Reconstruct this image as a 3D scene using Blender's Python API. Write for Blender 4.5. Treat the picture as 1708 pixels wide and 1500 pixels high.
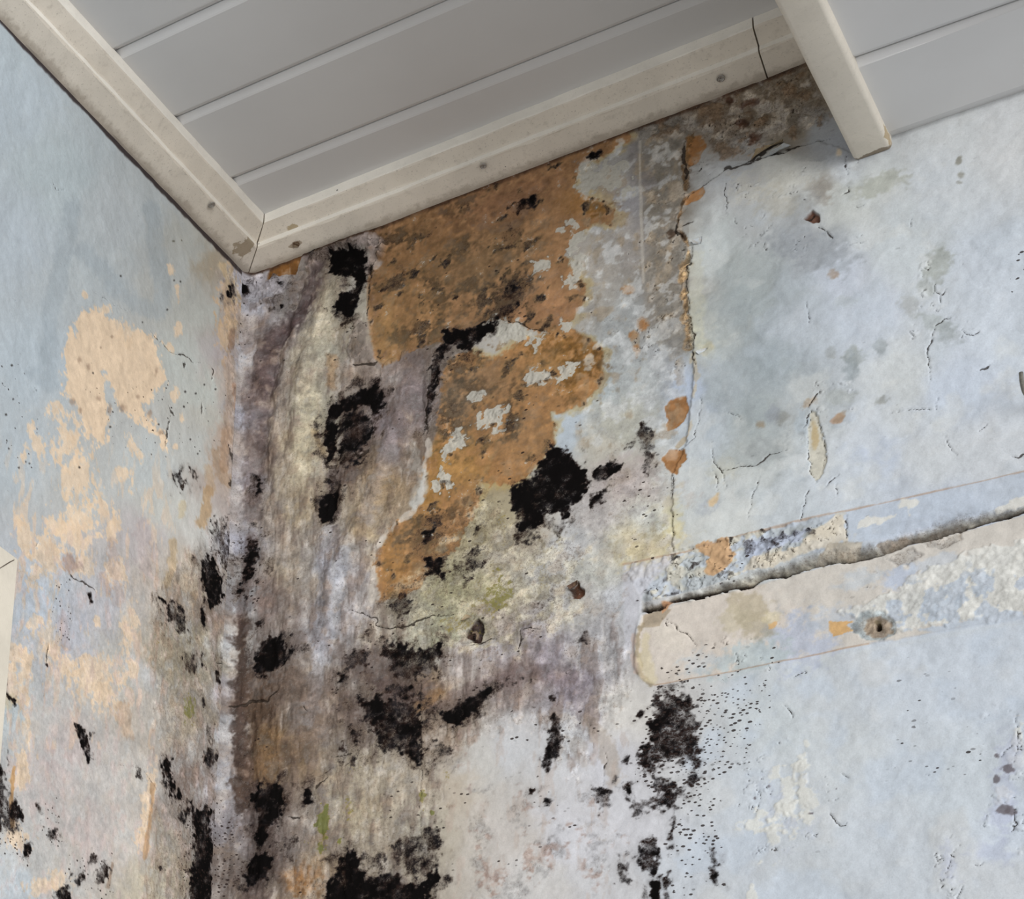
import bpy, math, random
import numpy as np
from mathutils import Matrix, Vector

scene = bpy.context.scene
C = scene.collection
for o in list(bpy.data.objects):
    bpy.data.objects.remove(o)

# ------------------------------------------------------------------ camera
# Survey of the corner: origin = where the two walls meet under the trim,
# +x along the back wall, -y along the left wall towards the viewer, +z up.
# The three vanishing points of the room give focal length and orientation.
W_PX, H_PX = 1708, 1500
VPX = np.array([-3750., 2045.]); VPY = np.array([2700., 2830.]); VPZ = np.array([900., -9500.])
PP = np.linalg.solve(np.array([VPX - VPY, VPY - VPZ]), np.array([VPZ @ (VPX - VPY), VPX @ (VPY - VPZ)]))
FOC = math.sqrt(-(VPX - PP) @ (VPY - PP))
def _n(v): return v / np.linalg.norm(v)
def _ray(p): return np.array([p[0] - PP[0], p[1] - PP[1], FOC])
ROT = np.array([-_n(_ray(VPX)), _n(_ray(VPY)), _n(_ray(VPZ))])       # world = ROT @ cam(x right, y down, z forward)
CAM = -_n(ROT @ _ray((413, 455))) * 3.0
cd = bpy.data.cameras.new('camera'); cam = bpy.data.objects.new('camera', cd); C.objects.link(cam)
cd.sensor_width = 36.0; cd.sensor_fit = 'HORIZONTAL'
cd.lens = FOC * 36.0 / W_PX
cd.shift_x = (W_PX / 2 - PP[0]) / W_PX
cd.shift_y = (PP[1] - H_PX / 2) / W_PX
cd.clip_start = 0.05; cd.clip_end = 100
m = np.eye(4)
m[:3, 0] = ROT[:, 0]; m[:3, 1] = -ROT[:, 1]; m[:3, 2] = -ROT[:, 2]; m[:3, 3] = CAM
cam.matrix_world = Matrix(m.tolist())
scene.camera = cam

# ------------------------------------------------------------------ daylight
scene.view_settings.view_transform = 'Standard'
scene.view_settings.look = 'None'
scene.view_settings.gamma = 1.0
scene.view_settings.use_curve_mapping = False
scene.view_settings.exposure = -0.36
world = bpy.data.worlds.new('daylight'); scene.world = world; world.use_nodes = True
wn = world.node_tree; wn.nodes.clear()
w_out = wn.nodes.new('ShaderNodeOutputWorld'); w_bg = wn.nodes.new('ShaderNodeBackground')
w_tc = wn.nodes.new('ShaderNodeTexCoord'); w_sep = wn.nodes.new('ShaderNodeSeparateXYZ')
w_map = wn.nodes.new('ShaderNodeMapRange'); w_ramp = wn.nodes.new('ShaderNodeValToRGB')
wn.links.new(w_tc.outputs['Generated'], w_sep.inputs[0])
wn.links.new(w_sep.outputs['Z'], w_map.inputs['Value'])
w_map.inputs['From Min'].default_value = -1; w_map.inputs['From Max'].default_value = 1
wn.links.new(w_map.outputs[0], w_ramp.inputs[0]); wn.links.new(w_ramp.outputs[0], w_bg.inputs[0])
wn.links.new(w_bg.outputs[0], w_out.inputs[0])
e = w_ramp.color_ramp.elements
# the porch is open towards the viewer: bright low sky and pale paving, dim behind the house walls
e[0].position = 0.0; e[0].color = (0.38, 0.38, 0.38, 1)
e[1].position = 1.0; e[1].color = (0.50, 0.51, 0.52, 1)
for p, c in ((0.30, (0.80, 0.80, 0.80, 1)), (0.43, (1.22, 1.22, 1.22, 1)), (0.52, (1.34, 1.34, 1.34, 1)), (0.62, (1.0, 1.01, 1.02, 1)), (0.8, (0.60, 0.61, 0.62, 1))):
    q = e.new(p); q.color = c
w_dot = wn.nodes.new('ShaderNodeVectorMath'); w_dot.operation = 'DOT_PRODUCT'; w_dot.inputs[1].default_value = (0.66, -0.75, 0.0)
w_dm = wn.nodes.new('ShaderNodeMapRange'); w_dm.interpolation_type = 'SMOOTHSTEP'
for k, v in (('From Min', -0.25), ('From Max', 0.75), ('To Min', 0.22), ('To Max', 1.0)): w_dm.inputs[k].default_value = v
wn.links.new(w_tc.outputs['Generated'], w_dot.inputs[0]); wn.links.new(w_dot.outputs['Value'], w_dm.inputs['Value'])
w_mul = wn.nodes.new('ShaderNodeMath'); w_mul.operation = 'MULTIPLY'; w_mul.inputs[1].default_value = 1.07
wn.links.new(w_dm.outputs[0], w_mul.inputs[0]); wn.links.new(w_mul.outputs[0], w_bg.inputs['Strength'])
sd = bpy.data.lights.new('soft_fill', 'SUN'); fill_lamp = bpy.data.objects.new('soft_fill', sd); C.objects.link(fill_lamp)  # added soft fill, aimed slightly upwards like light off bright ground
sd.energy = 3.5; sd.angle = math.radians(38); sd.color = (0.985, 0.992, 1.0)
fill_lamp.rotation_euler = Vector((-0.72, 0.66, 0.03)).to_track_quat('-Z', 'Y').to_euler()

# ------------------------------------------------------------------ small helpers
def struct(o):
    o['kind'] = 'structure'; return o
def tag(o, label, cat, group=None):
    o['label'] = label; o['category'] = cat
    if group: o['group'] = group
    return o
def lin(c):
    c = np.asarray(c, float) / 255.0
    return np.where(c <= 0.04045, c / 12.92, ((c + 0.055) / 1.055) ** 2.4)
def cam_ray(p): return ROT @ _ray(p)
def on_x(p, x=0.0): r = cam_ray(p); return CAM + r * (x - CAM[0]) / r[0]
def on_y(p, y=0.0): r = cam_ray(p); return CAM + r * (y - CAM[1]) / r[1]
def on_z(p, z=0.0): r = cam_ray(p); return CAM + r * (z - CAM[2]) / r[2]

# value noise on a random lattice, in metres on the wall
_lat = {}
def vnoise(x, z, cell, seed, ax=1.0):
    if seed not in _lat:
        _lat[seed] = np.random.RandomState(seed).rand(256, 256).astype(np.float32) * 2 - 1
    L = _lat[seed]
    u = x / (cell) + 37.13 * (seed % 7) + 50; v = z / (cell * ax) + 11.7 * (seed % 5) + 90
    iu = np.floor(u).astype(int); iv = np.floor(v).astype(int)
    fu = u - iu; fv = v - iv
    fu = fu * fu * (3 - 2 * fu); fv = fv * fv * (3 - 2 * fv)
    a = L[iu % 256, iv % 256]; b = L[(iu + 1) % 256, iv % 256]
    c = L[iu % 256, (iv + 1) % 256]; d = L[(iu + 1) % 256, (iv + 1) % 256]
    return (a * (1 - fu) + b * fu) * (1 - fv) + (c * (1 - fu) + d * fu) * fv
def fbm(x, z, cell, octs, seed, ax=1.0, gain=0.55):
    s = 0; a = 1; t = 0
    ca, sa = 0.8, 0.6
    for k in range(octs):
        s = s + a * vnoise(x, z, cell, seed + 13 * k, ax); t += a * a
        x, z = (ca * x + sa * z * (1 / ax if ax != 1 else 1), ca * z - sa * x) if ax == 1 else (x + 0.013, z + 0.017)
        cell *= 0.5; a *= gain
    return s / math.sqrt(t) * 1.6
def sstep(a, b, v):
    t = np.clip((v - a) / (b - a), 0, 1); return t * t * (3 - 2 * t)

# ------------------------------------------------------------------ tone and stain survey of the walls
# every mark below is noted in the survey frame of the photograph and carried
# onto the plaster through the plane's homography.
ANCH = """
1550,300,194,199,203 1690,230,198,200,201 1650,450,192,199,207 1500,400,194,200,203 1600,650,188,196,207 1450,750,187,195,207
1650,760,194,198,202 1400,800,190,196,202 1550,760,194,198,201 1300,850,188,194,198 1200,880,194,197,195 1150,810,186,190,190
1400,470,188,194,204 1440,540,189,196,206 1500,620,193,197,198 1250,500,160,167,168 1290,590,150,159,163 1260,700,154,161,162
1215,650,164,171,175 1355,410,160,164,168 1250,350,172,175,176 1300,290,185,186,182 1400,330,188,191,188 1200,420,186,192,192
1180,560,180,184,180 1310,500,158,165,168 1230,450,165,171,171 1330,550,178,184,190 1330,680,165,170,172 1240,760,166,171,170
1600,900,184,192,205 1550,880,182,191,205 1700,560,192,199,207 1450,300,190,194,194 1560,220,194,197,198 1220,300,172,174,176
1300,1200,188,194,197 1500,1120,190,197,205 1600,1300,191,198,204 1450,1400,190,196,202 1350,1480,188,193,197 1250,1480,186,191,196
1690,1450,193,201,211 1250,1350,188,194,200 1650,1150,190,197,205 1400,1250,192,197,200 1550,1480,190,196,202 1350,1150,190,195,199
1000,1250,194,194,199 950,1400,194,194,198 850,1250,190,191,193 850,1400,188,183,178 1050,1380,196,196,200 900,1480,190,188,186
1040,1180,200,197,192 800,1270,188,186,182 755,1310,176,166,152 1150,1450,188,193,199 1010,1480,190,190,192 950,1230,196,197,199
1000,1070,172,171,173 950,1020,178,176,173 1000,950,188,188,181 1080,850,196,196,186 1050,800,178,171,164 900,950,180,178,173
850,1000,182,175,155 950,900,188,188,188 870,900,174,164,146 990,840,176,171,168 1040,1000,186,188,192 1055,930,192,188,172
1040,700,178,177,166 1000,740,178,174,163 950,715,175,184,192 1000,640,170,177,179 1060,620,172,176,176 1040,540,158,161,161
980,500,162,158,151 1000,420,158,153,146 1055,400,152,147,142 1100,350,120,113,103 1110,450,126,119,110 1100,520,140,135,128
1120,600,162,165,168 1110,270,118,113,106 1020,290,152,150,148 990,330,154,151,147 1040,340,148,146,148 1090,300,118,112,103
1200,210,122,109,95 1300,180,112,100,85 1370,150,118,106,90 1250,255,146,144,141 1360,230,148,151,154 1410,250,150,154,160
1320,215,126,118,106 1150,650,172,182,197 1180,740,178,186,193 1240,200,118,106,92 1130,560,150,148,142
525,450,132,124,118 470,500,142,137,135 430,500,168,168,176 560,510,162,157,144 540,600,165,162,150 500,600,150,143,136
455,560,120,108,104 440,650,110,97,95 480,640,152,142,132 520,680,172,167,150 500,740,180,168,146 470,800,164,153,136 435,760,128,115,108
500,850,162,148,126 480,950,158,146,130 520,950,148,141,133 600,870,158,144,124 640,800,146,127,102 680,760,120,107,96
620,780,128,113,98 685,650,134,124,124 650,635,140,128,122 705,610,116,105,98 580,900,150,145,140 555,940,152,152,158
600,960,162,157,157 540,1050,148,146,149 580,1020,168,163,163 635,950,180,168,150 480,1020,138,127,119 455,1150,104,90,80
430,1200,100,83,68 500,1150,126,114,104 470,1250,122,102,78 520,1200,122,112,102 560,1130,146,136,128 600,1150,118,108,101
640,1050,172,162,148 620,1290,165,155,138 680,1320,163,153,138 600,1350,163,153,133 560,1400,152,142,127 700,1370,172,165,150
540,1450,148,130,108 500,1400,136,126,118 470,1400,124,114,109 420,1290,108,90,80 740,1210,146,131,116 725,1150,160,140,118
770,1100,178,170,166 830,1080,178,173,176 860,1125,128,114,110 920,1090,162,157,163 955,1140,146,139,147 900,1050,180,175,175
840,1040,170,158,147 700,1050,172,169,152 760,1030,170,166,138 740,1060,172,172,147 800,980,172,166,136 780,880,160,150,120
820,850,160,150,125 835,555,172,168,162 870,565,172,167,152 890,545,165,160,152 820,800,150,138,112 750,980,160,155,125 830,920,178,170,155
400,600,178,183,193 404,700,160,160,170 404,800,166,164,172 402,900,162,162,172 392,1000,162,165,170 380,1080,186,187,188
373,1150,168,163,166 372,1220,165,165,168 370,1300,165,165,170 365,1380,135,130,133 360,1460,108,97,91 445,470,158,153,156 412,480,182,182,192
640,700,130,118,118 600,620,140,128,118 570,560,150,140,124 480,700,165,152,138 450,880,150,138,128 440,1000,128,112,105 660,1400,160,150,135
20,150,176,186,193 20,400,178,187,194 100,300,174,184,188 200,350,178,184,187 150,450,175,182,185 60,600,176,186,193 20,750,174,182,187
300,450,174,177,175 330,520,178,180,175 300,600,182,186,182 340,650,184,188,183 350,700,182,182,175 320,740,180,182,179 250,780,180,185,185
270,850,182,183,178 230,900,175,171,171 340,870,185,185,181 265,950,175,168,160 295,970,170,157,140 240,980,172,165,158 180,1000,178,178,182
120,1050,176,178,185 60,1000,176,184,193 265,1100,152,143,126 300,1110,132,124,108 335,1070,148,140,122 350,1120,150,143,128 200,1130,180,178,172
235,1120,182,182,181 300,1200,146,136,121 260,1200,172,166,158 340,1180,136,128,116 345,1250,146,138,131 230,1300,183,179,173 100,1250,186,176,173
170,1300,186,182,178 60,1220,184,181,177 20,1200,178,186,189 150,1400,184,176,172 220,1400,184,180,175 80,1450,182,180,176 20,1470,185,192,197
275,1400,148,140,128 290,1350,138,130,123 250,1480,178,170,153 290,1470,148,138,122 320,1300,130,116,108 385,600,174,165,165 375,640,182,172,164
378,720,172,155,142 375,800,168,155,145 370,850,165,155,150 350,980,150,140,125 365,1030,128,113,103 390,540,172,160,150
30,60,174,184,190 180,200,174,182,186 260,330,172,178,180 350,440,160,150,134 320,400,170,172,168 200,620,180,184,184 150,820,180,182,180
-150,-100,176,186,192 -150,800,176,184,190 -150,1500,182,186,188 1800,-50,198,200,201 1850,800,192,198,205 1850,1500,192,200,208 700,1650,150,140,125 1200,1650,190,192,195
"""
A = np.array([[float(v) for v in t.split(',')] for t in ANCH.split()])  # wall tones at points, with the walls' light and corner shade included
GX = np.arange(-400, 2200, 10.0); GY = np.arange(-400, 2300, 10.0)
def anchor_grid():
    gx, gy = np.meshgrid(GX, GY, indexing='ij')
    num = np.zeros(gx.shape + (3,)); den = np.zeros(gx.shape)
    for a in A:
        d2 = (gx - a[0]) ** 2 + (gy - a[1]) ** 2 + 12 ** 2
        w = d2 ** -2.0
        num += w[..., None] * a[2:5]; den += w
    return num / den[..., None]
AG = anchor_grid()
def anchor_at(U, V):
    u = np.clip((U - GX[0]) / 10.0, 0, len(GX) - 1.01); v = np.clip((V - GY[0]) / 10.0, 0, len(GY) - 1.01)
    iu = u.astype(int); iv = v.astype(int); fu = (u - iu)[..., None]; fv = (v - iv)[..., None]
    return (AG[iu, iv] * (1 - fu) + AG[iu + 1, iv] * fu) * (1 - fv) + (AG[iu, iv + 1] * (1 - fu) + AG[iu + 1, iv + 1] * fu) * fv

LIGHT_GAIN = ([.97, .97, 1.0, 1.08, 1.12], [1.03, 1.02, .97, .98, 1.05])
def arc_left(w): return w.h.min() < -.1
class Plaster:
    """one wall surface: a grid of points with colour, mould, speck, grit, crack and relief fields"""
    def __init__(self, h, v, to_world, seed, arc=0.0):
        self.h, self.v = np.meshgrid(h, v, indexing='ij')
        P3 = to_world(self.h, self.v)
        d = P3 - CAM; c = d @ ROT                         # camera axes
        self.U = PP[0] + FOC * c[..., 0] / c[..., 2]; self.V = PP[1] + FOC * c[..., 1] / c[..., 2]
        x, z = self.h, self.v
        x = x + arc
        self.nA = fbm(x, z, .060, 4, seed); self.nB = fbm(x, z, .016, 4, seed + 101)
        self.nC = fbm(x, z, .0055, 3, seed + 202); self.nD = fbm(x, z, .030, 4, seed + 303)
        self.nS = fbm(x, z, .010, 4, seed + 404, ax=3.5)
        self.nE = fbm(x, z, .012, 4, seed + 505)
        wu = self.nD * 9 + self.nE * 4; wv = fbm(x, z, .03, 3, seed + 606) * 9 + self.nB * 4
        self.col = anchor_at(self.U + wu, self.V + wv)
        s = self.U.shape
        self.mold = np.zeros(s); self.spk = np.zeros(s); self.grit = np.zeros(s) + .12
        self.crk = np.zeros(s) + 9.0; self.hgt = np.zeros(s); self.white = np.zeros(s); self.moss = np.zeros(s)
    def box(self, pts, mar):
        p = np.asarray(pts, float)
        m = (self.U > p[:, 0].min() - mar) & (self.U < p[:, 0].max() + mar) & (self.V > p[:, 1].min() - mar) & (self.V < p[:, 1].max() + mar)
        return np.nonzero(m)
    def sdf(self, pts, idx):
        p = np.asarray(pts, float); u = self.U[idx]; v = self.V[idx]
        d = np.full(u.shape, 1e9); ins = np.zeros(u.shape, bool)
        n = len(p)
        for i in range(n):
            a = p[i]; b = p[(i + 1) % n]; e_ = b - a
            t = np.clip(((u - a[0]) * e_[0] + (v - a[1]) * e_[1]) / (e_ @ e_ + 1e-9), 0, 1)
            d = np.minimum(d, (u - a[0] - t * e_[0]) ** 2 + (v - a[1] - t * e_[1]) ** 2)
            cnd = ((a[1] <= v) & (v < b[1])) | ((b[1] <= v) & (v < a[1]))
            with np.errstate(divide='ignore', invalid='ignore'):
                xc = a[0] + (v - a[1]) * e_[0] / (e_[1] if e_[1] != 0 else 1e-9)
            ins ^= cnd & (u < xc)
        d = np.sqrt(d)
        return np.where(ins, d, -d)
    def line_d(self, pts, idx):
        p = np.asarray(pts, float); u = self.U[idx]; v = self.V[idx]
        d = np.full(u.shape, 1e9); tt = np.zeros(u.shape)
        for i in range(len(p) - 1):
            a = p[i]; e_ = p[i + 1] - a
            t = np.clip(((u - a[0]) * e_[0] + (v - a[1]) * e_[1]) / (e_ @ e_ + 1e-9), 0, 1)
            q = (u - a[0] - t * e_[0]) ** 2 + (v - a[1] - t * e_[1]) ** 2
            tt = np.where(q < d, (i + t) / (len(p) - 1), tt); d = np.minimum(d, q)
        return np.sqrt(d), tt
    def mask(self, pts, amp=8, fe=2, fine=.5):
        idx = self.box(pts, amp * 2.5 + fe + 4)
        s = self.sdf(pts, idx) + amp * ((1 - fine) * self.nB[idx] + fine * self.nC[idx])
        return idx, sstep(-fe, fe, s)
    def emask(self, cx, cy, rx, ry, rot=0, amp=.35, soft=.35):
        R = max(rx, ry) * (1 + amp + soft) * 1.6 + 6
        idx = self.box([(cx - R, cy - R), (cx + R, cy + R)], 0)
        a = math.radians(rot); du = self.U[idx] - cx; dv = self.V[idx] - cy
        e_ = np.sqrt(((du * math.cos(a) + dv * math.sin(a)) / rx) ** 2 + ((-du * math.sin(a) + dv * math.cos(a)) / ry) ** 2)
        e_ = e_ + amp * (.5 * self.nB[idx] + .5 * self.nC[idx])
        return idx, sstep(1 + soft, 1 - soft, e_)
    def paint(self, im, col, op=1.0, var=0.0):
        idx, m_ = im; c = np.array(col, float)
        k = (m_ * op)[:, None]
        cc = c[None, :] * (1 + var * (self.nE[idx] * .6 + self.nC[idx] * .4))[:, None]
        self.col[idx] = self.col[idx] * (1 - k) + cc * k
    def add(self, field, im, val, mode='max'):
        idx, m_ = im; f = getattr(self, field)
        if mode == 'max': f[idx] = np.maximum(f[idx], m_ * val)
        elif mode == 'add': f[idx] = f[idx] + m_ * val
        elif mode == 'lerp': f[idx] = f[idx] * (1 - m_) + val * m_
    def finish(self):
        g = np.clip(self.grit - .12, 0, .6) / .5
        g = np.maximum(g, .12)
        self.col *= (1 + g * (.07 * self.nE + .05 * self.nC + .05 * self.nB))[..., None]
        k = (.20 * g * sstep(.2, 1.0, self.nB * .8 + self.nC * .25))[..., None]; self.col = self.col * (1 - k) + np.array([136., 112., 88.]) * k
        k = (.20 * g * sstep(.2, 1.0, -self.nB * .7 - self.nC * .25))[..., None]; self.col = self.col * (1 - k) + np.array([190., 190., 192.]) * k
        # wall colour scaled by position, offsetting the uneven light from ceiling and corner
        self.col *= np.interp(self.v, [-1.1, -.6, -.3, -.12, -.02], LIGHT_GAIN[1 if arc_left(self) else 0])[..., None]
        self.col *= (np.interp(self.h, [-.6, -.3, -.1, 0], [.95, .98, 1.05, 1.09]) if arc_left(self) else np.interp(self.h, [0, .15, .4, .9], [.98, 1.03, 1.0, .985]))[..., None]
        self.col = np.clip(self.col, 4, 240)
        m_ = sstep(.04, .40, self.mold)
        self.mold = np.clip(self.mold + m_ * (.10 * self.nC + .11 * self.nE + .08 * self.nB), 0, 1.15)
    def crack(self, pts, w=1.2, wob=2.0, taper=True):
        w = w * .78
        idx = self.box(pts, 10 + wob * 2)
        u0 = self.U[idx].copy(); v0 = self.V[idx].copy()
        self.U[idx] = u0 + wob * self.nC[idx] + wob * .8 * self.nB[idx]; self.V[idx] = v0 + wob * self.nE[idx]
        d, t = self.line_d(pts, idx)
        self.U[idx] = u0; self.V[idx] = v0
        ww = w * (1 if not taper else (.45 + .9 * np.sin(np.pi * np.clip(t, .02, .98)) * (.75 + .35 * self.nE[idx])))
        self.crk[idx] = np.minimum(self.crk[idx], d / np.maximum(ww, .25))
    def curls(self, pts, lev=.25, w=.10, amp=6, cover=.2):
        """curling edges of scabby paint: contour lines of the fine relief"""
        idx, m_ = self.mask(pts, amp, 4)
        on = m_ * sstep(cover, cover + .3, self.nD[idx] * .6 + self.nB[idx] * .5)
        d = np.abs(self.nE[idx] * .7 + self.nC[idx] * .45 - lev) / w
        self.crk[idx] = np.where(on > .5, np.minimum(self.crk[idx], .55 + d), self.crk[idx])
        self.hgt[idx] += on * .7 * sstep(lev - .1, lev + .1, self.nE[idx] * .7 + self.nC[idx] * .45)
    def stroke(self, pts, w, col, op, wob=3, var=0):
        idx = self.box(pts, w * 2.5 + wob * 2 + 4)
        d, t = self.line_d(pts, idx)
        m_ = sstep(1.3, .5, (d + wob * (self.nB[idx] * .6 + self.nC[idx] * .4)) / w)
        self.paint((idx, m_), col, op, var); return idx, m_
    def ridge(self, pts, w, amt, wob=2):
        idx = self.box(pts, w * 3 + wob)
        d, t = self.line_d(pts, idx)
        d = d + wob * self.nD[idx]
        self.hgt[idx] += amt * np.exp(-(d / w) ** 2) * np.clip(np.sin(np.pi * np.clip(t, 0.04, .96)) * 2, 0, 1)
# ------------------------------------------------------------------ back wall marks
OCH = (140, 106, 72); OCH2 = (126, 97, 70); BLACKISH = (34, 28, 26)
def mark_back(w):
    # plaster relief in general
    w.hgt += 1.3 * w.nA + .35 * w.nD
    # ---- rusty ochre plaster laid bare
    O1 = [(606,372),(700,335),(800,298),(900,262),(1000,222),(1048,205),(1052,232),(1005,262),(968,282),(958,312),(985,330),(1008,344),(1027,352),(1018,372),(985,378),(955,398),(940,425),(950,452),(975,474),(976,502),(960,522),(940,552),(900,552),(850,536),(800,560),(740,572),(690,580),(665,600),(640,611),(626,600),(618,562),(613,520),(612,480),(615,440),(622,400)]
    O2 = [(777,587),(820,598),(843,590),(867,571),(899,560),(937,545),(962,552),(985,566),(1006,586),(1002,615),(998,640),(985,662),(955,682),(937,692),(915,685),(922,705),(925,740),(905,767),(880,795),(851,808),(803,808),(798,838),(782,870),(766,908),(750,922),(720,945),(700,980),(660,1000),(634,1000),(628,960),(633,930),(641,903),(662,873),(691,850),(705,815),(707,775),(715,753),(728,725),(734,683),(737,643),(750,603)]
    i1 = w.mask(O1, 7, 2.5); i2 = w.mask(O2, 7, 3)
    # yellowish halo around both
    for poly in (O1, O2):
        idx = w.box(poly, 40); s = w.sdf(poly, idx) + 9 * w.nB[idx]
        m_ = sstep(-16, -2, s) * sstep(930, 990, w.U[idx] + 40 * w.nD[idx] + (w.V[idx] > 560) * 150)
        w.paint((idx, m_), (172, 150, 98), .55)
    w.paint(i1, (142, 108, 76), .97, .07); w.paint(i2, (156, 116, 76), .97, .08)
    w.add('grit', i1, .34, 'lerp'); w.add('grit', i2, .34, 'lerp')
    # tone inside the ochre
    for a in [(700,430,110,70,-20,(112,84,58)),(700,420,90,60,-20,(126,96,66)),(680,520,60,60,0,(140,108,73)),(800,440,90,50,-20,(112,91,67)),(840,330,90,30,-22,(124,92,69)),(930,500,40,40,0,(159,121,88)),
              (900,520,60,20,0,(155,116,84)),(980,340,40,22,0,(154,113,68)),(640,560,20,45,0,(151,119,79)),(820,640,70,40,0,(126,104,82)),(900,640,60,50,0,(155,117,79)),
              (975,600,28,45,0,(149,111,69)),(840,720,80,50,0,(137,106,75)),(880,740,40,40,0,(156,121,85)),(760,780,45,50,0,(158,122,72)),(770,850,28,40,10,(147,112,78)),
              (720,820,20,60,20,(162,123,70)),(660,930,30,50,0,(148,111,67)),(700,900,40,40,0,(128,102,74)),(760,670,30,40,0,(122,104,85)),(920,610,40,24,0,(140,108,68))]:
        idx, m_ = w.emask(*a[:4], a[4], .6, .7)
        ins = np.maximum(*[sstep(-3, 3, w.sdf(p_, idx)) for p_ in (O1, O2)])
        w.paint((idx, m_ * ins), a[5], .7, .08)
    idx = i1[0]; m1 = i1[1]
    q = sstep(.25, 1.0, w.nB[idx] * .7 + w.nD[idx] * .8 - .1 + .25 * sstep(960, 820, w.U[idx]))
    q = q * sstep(-.5, .5, w.nE[idx]); w.paint((idx, m1 * q), (92, 77, 55), .62, .12); w.add('mold', (idx, m1 * q), .44)
    w.add('white', (idx, m1 * sstep(.75, 1.2, w.nE[idx] + .3 * w.nD[idx])), .5)
    w.add('moss', (idx, m1 * sstep(.3, 1.0, w.nD[idx])), .35)
    idx = i2[0]; m2 = i2[1]
    q = sstep(.35, 1.1, w.nB[idx] * .7 + w.nD[idx] * .8)
    q = q * sstep(-.5, .5, w.nE[idx]); w.paint((idx, m2 * q), (104, 88, 62), .55, .12); w.add('mold', (idx, m2 * q), .38)
    w.add('white', (idx, m2 * sstep(.5, 1.1, w.nE[idx] + .4 * w.nD[idx])), .45)
    w.hgt[i1[0]] -= 2.6 * i1[1] * sstep(1000, 700, w.U[i1[0]]); w.hgt[i2[0]] -= .8 * i2[1]
    for a in [(845,482,34,20,-38,.60),(862,462,22,12,-30,.55),(800,500,18,12,-35,.5),(785,470,14,8,-30,.42),(740,500,22,10,-35,.42),(655,470,22,8,-35,.58),(700,545,28,12,-15,.48),(650,400,26,14,-20,.50),(690,395,20,8,-20,.42),(770,410,16,10,-40,.42),
              (665,560,10,12,-40,.42),(720,470,24,8,20,.40),(830,520,26,12,-20,.62),(770,345,22,10,-30,.38),(760,610,30,16,-10,.44),(790,650,22,14,-20,.42),(850,690,16,26,0,.45),(745,700,24,30,-20,.46),(720,560,20,10,-40,.4),(860,640,30,10,-30,.35),
              (735,860,34,14,-10,.5),(700,900,26,18,0,.42),(665,1010,20,16,0,.5),(850,710,10,22,0,.5),(760,760,18,12,0,.35)]:
        im = w.emask(*a[:5], 1.1, .7); w.add('mold', im, a[5]); w.paint(im, (70, 60, 44), .35, .1)
    for a in [(960,575,36,10,20),(975,610,24,20,0),(880,575,30,10,0),(1000,350,20,8,-20),(950,620,20,30,0)]:
        w.paint(w.emask(*a, 1.2, .6), (118, 84, 42), .6, .2)
    # pale remnants on and round the ochre
    for a in [(936,384,10,7,0),(902,441,14,10,-20),(958,400,14,30,0),(965,440,16,24,0),(950,470,12,10,0),(985,300,20,22,0),(1020,300,28,24,0),(820,700,20,16,0),(835,690,16,12,0),
              (905,630,34,14,-15),(940,618,18,12,0),(742,800,12,20,0),(795,660,10,8,0),(728,812,10,10,0),(715,890,10,8,20),(860,560,34,14,15),(840,545,26,12,0),(945,545,10,12,-40),(755,745,12,22,20)]:
        im = w.emask(*a, .8, .3); w.add('white', im, 1.0); w.add('grit', im, .9, 'lerp'); w.hgt[im[0]] += im[1] * (.5 + .5 * w.nC[im[0]])
        w.paint(im, (182, 178, 168), .38, .10)
    for a in [(1046,481,9,7,0),(1073,542,8,9,0),(1057,560,7,8,0),(1062,582,5,10,0)]:
        w.paint(w.emask(*a, .5, .4), (158, 112, 70), .85)
    O3 = [(1145,658),(1148,680),(1140,700),(1128,714),(1114,718),(1113,700),(1109,680),(1118,668)]
    O4 = [(1115,749),(1142,751),(1146,766),(1138,780),(1129,792),(1114,783),(1104,768)]
    O5 = [(1146,229),(1170,222),(1179,243),(1166,270),(1149,281),(1144,255)]
    O6 = [(1172,313),(1176,322),(1160,338),(1142,344),(1140,332),(1155,322)]
    for p_ in (O3, O4, O5, O6):
        im = w.mask(p_, 2, 1); w.paint(im, (146, 104, 66), .97, .08); w.hgt[im[0]] -= .8 * im[1]
    im = w.mask([(440,470),(452,446),(505,425),(492,456),(470,458)], 1, 1); w.paint(im, (124, 84, 44), .97, .1); w.hgt[im[0]] -= 4 * im[1]
    im = w.emask(502, 1473, 26, 24, 0, .9, .6); w.paint(im, (138, 98, 60), .8, .12)
    # ---- brown-grey stained zone under the trim, right part
    im = w.mask([(1040,200),(1180,150),(1340,90),(1378,160),(1385,205),(1340,222),(1290,232),(1240,255),(1200,262),(1178,240),(1150,225),(1070,230)], 12, 5)
    w.add('grit', im, .75, 'lerp'); idx = im[0]
    w.paint((idx, im[1] * sstep(.1, .9, w.nB[idx])), (100, 80, 60), .5, .15)
    w.paint((idx, im[1] * sstep(.2, .9, -w.nB[idx] + .3 * w.nD[idx])), (166, 156, 142), .8, .1)
    w.add('mold', (idx, im[1] * sstep(.5, 1.1, w.nE[idx])), .22); w.hgt[idx] += im[1] * (w.nB[idx] * 1.2 + w.nC[idx] * .6)
    for a in [(1237,206,9,7,0),(1215,166,6,5,0),(1258,232,8,7,-40),(1250,170,14,5,-20)]:
        w.paint(w.emask(*a, .7, .4), (66, 42, 30), .85, .1)
    # grey-brown rendered strip left of the thick paint edge
    im = w.mask([(1085,240),(1140,225),(1143,300),(1132,370),(1140,420),(1148,520),(1150,590),(1118,600),(1092,560),(1080,480),(1078,380)], 8, 6)
    w.paint(im, (130, 124, 114), .55, .08); w.add('grit', im, .5, 'lerp')
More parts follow.
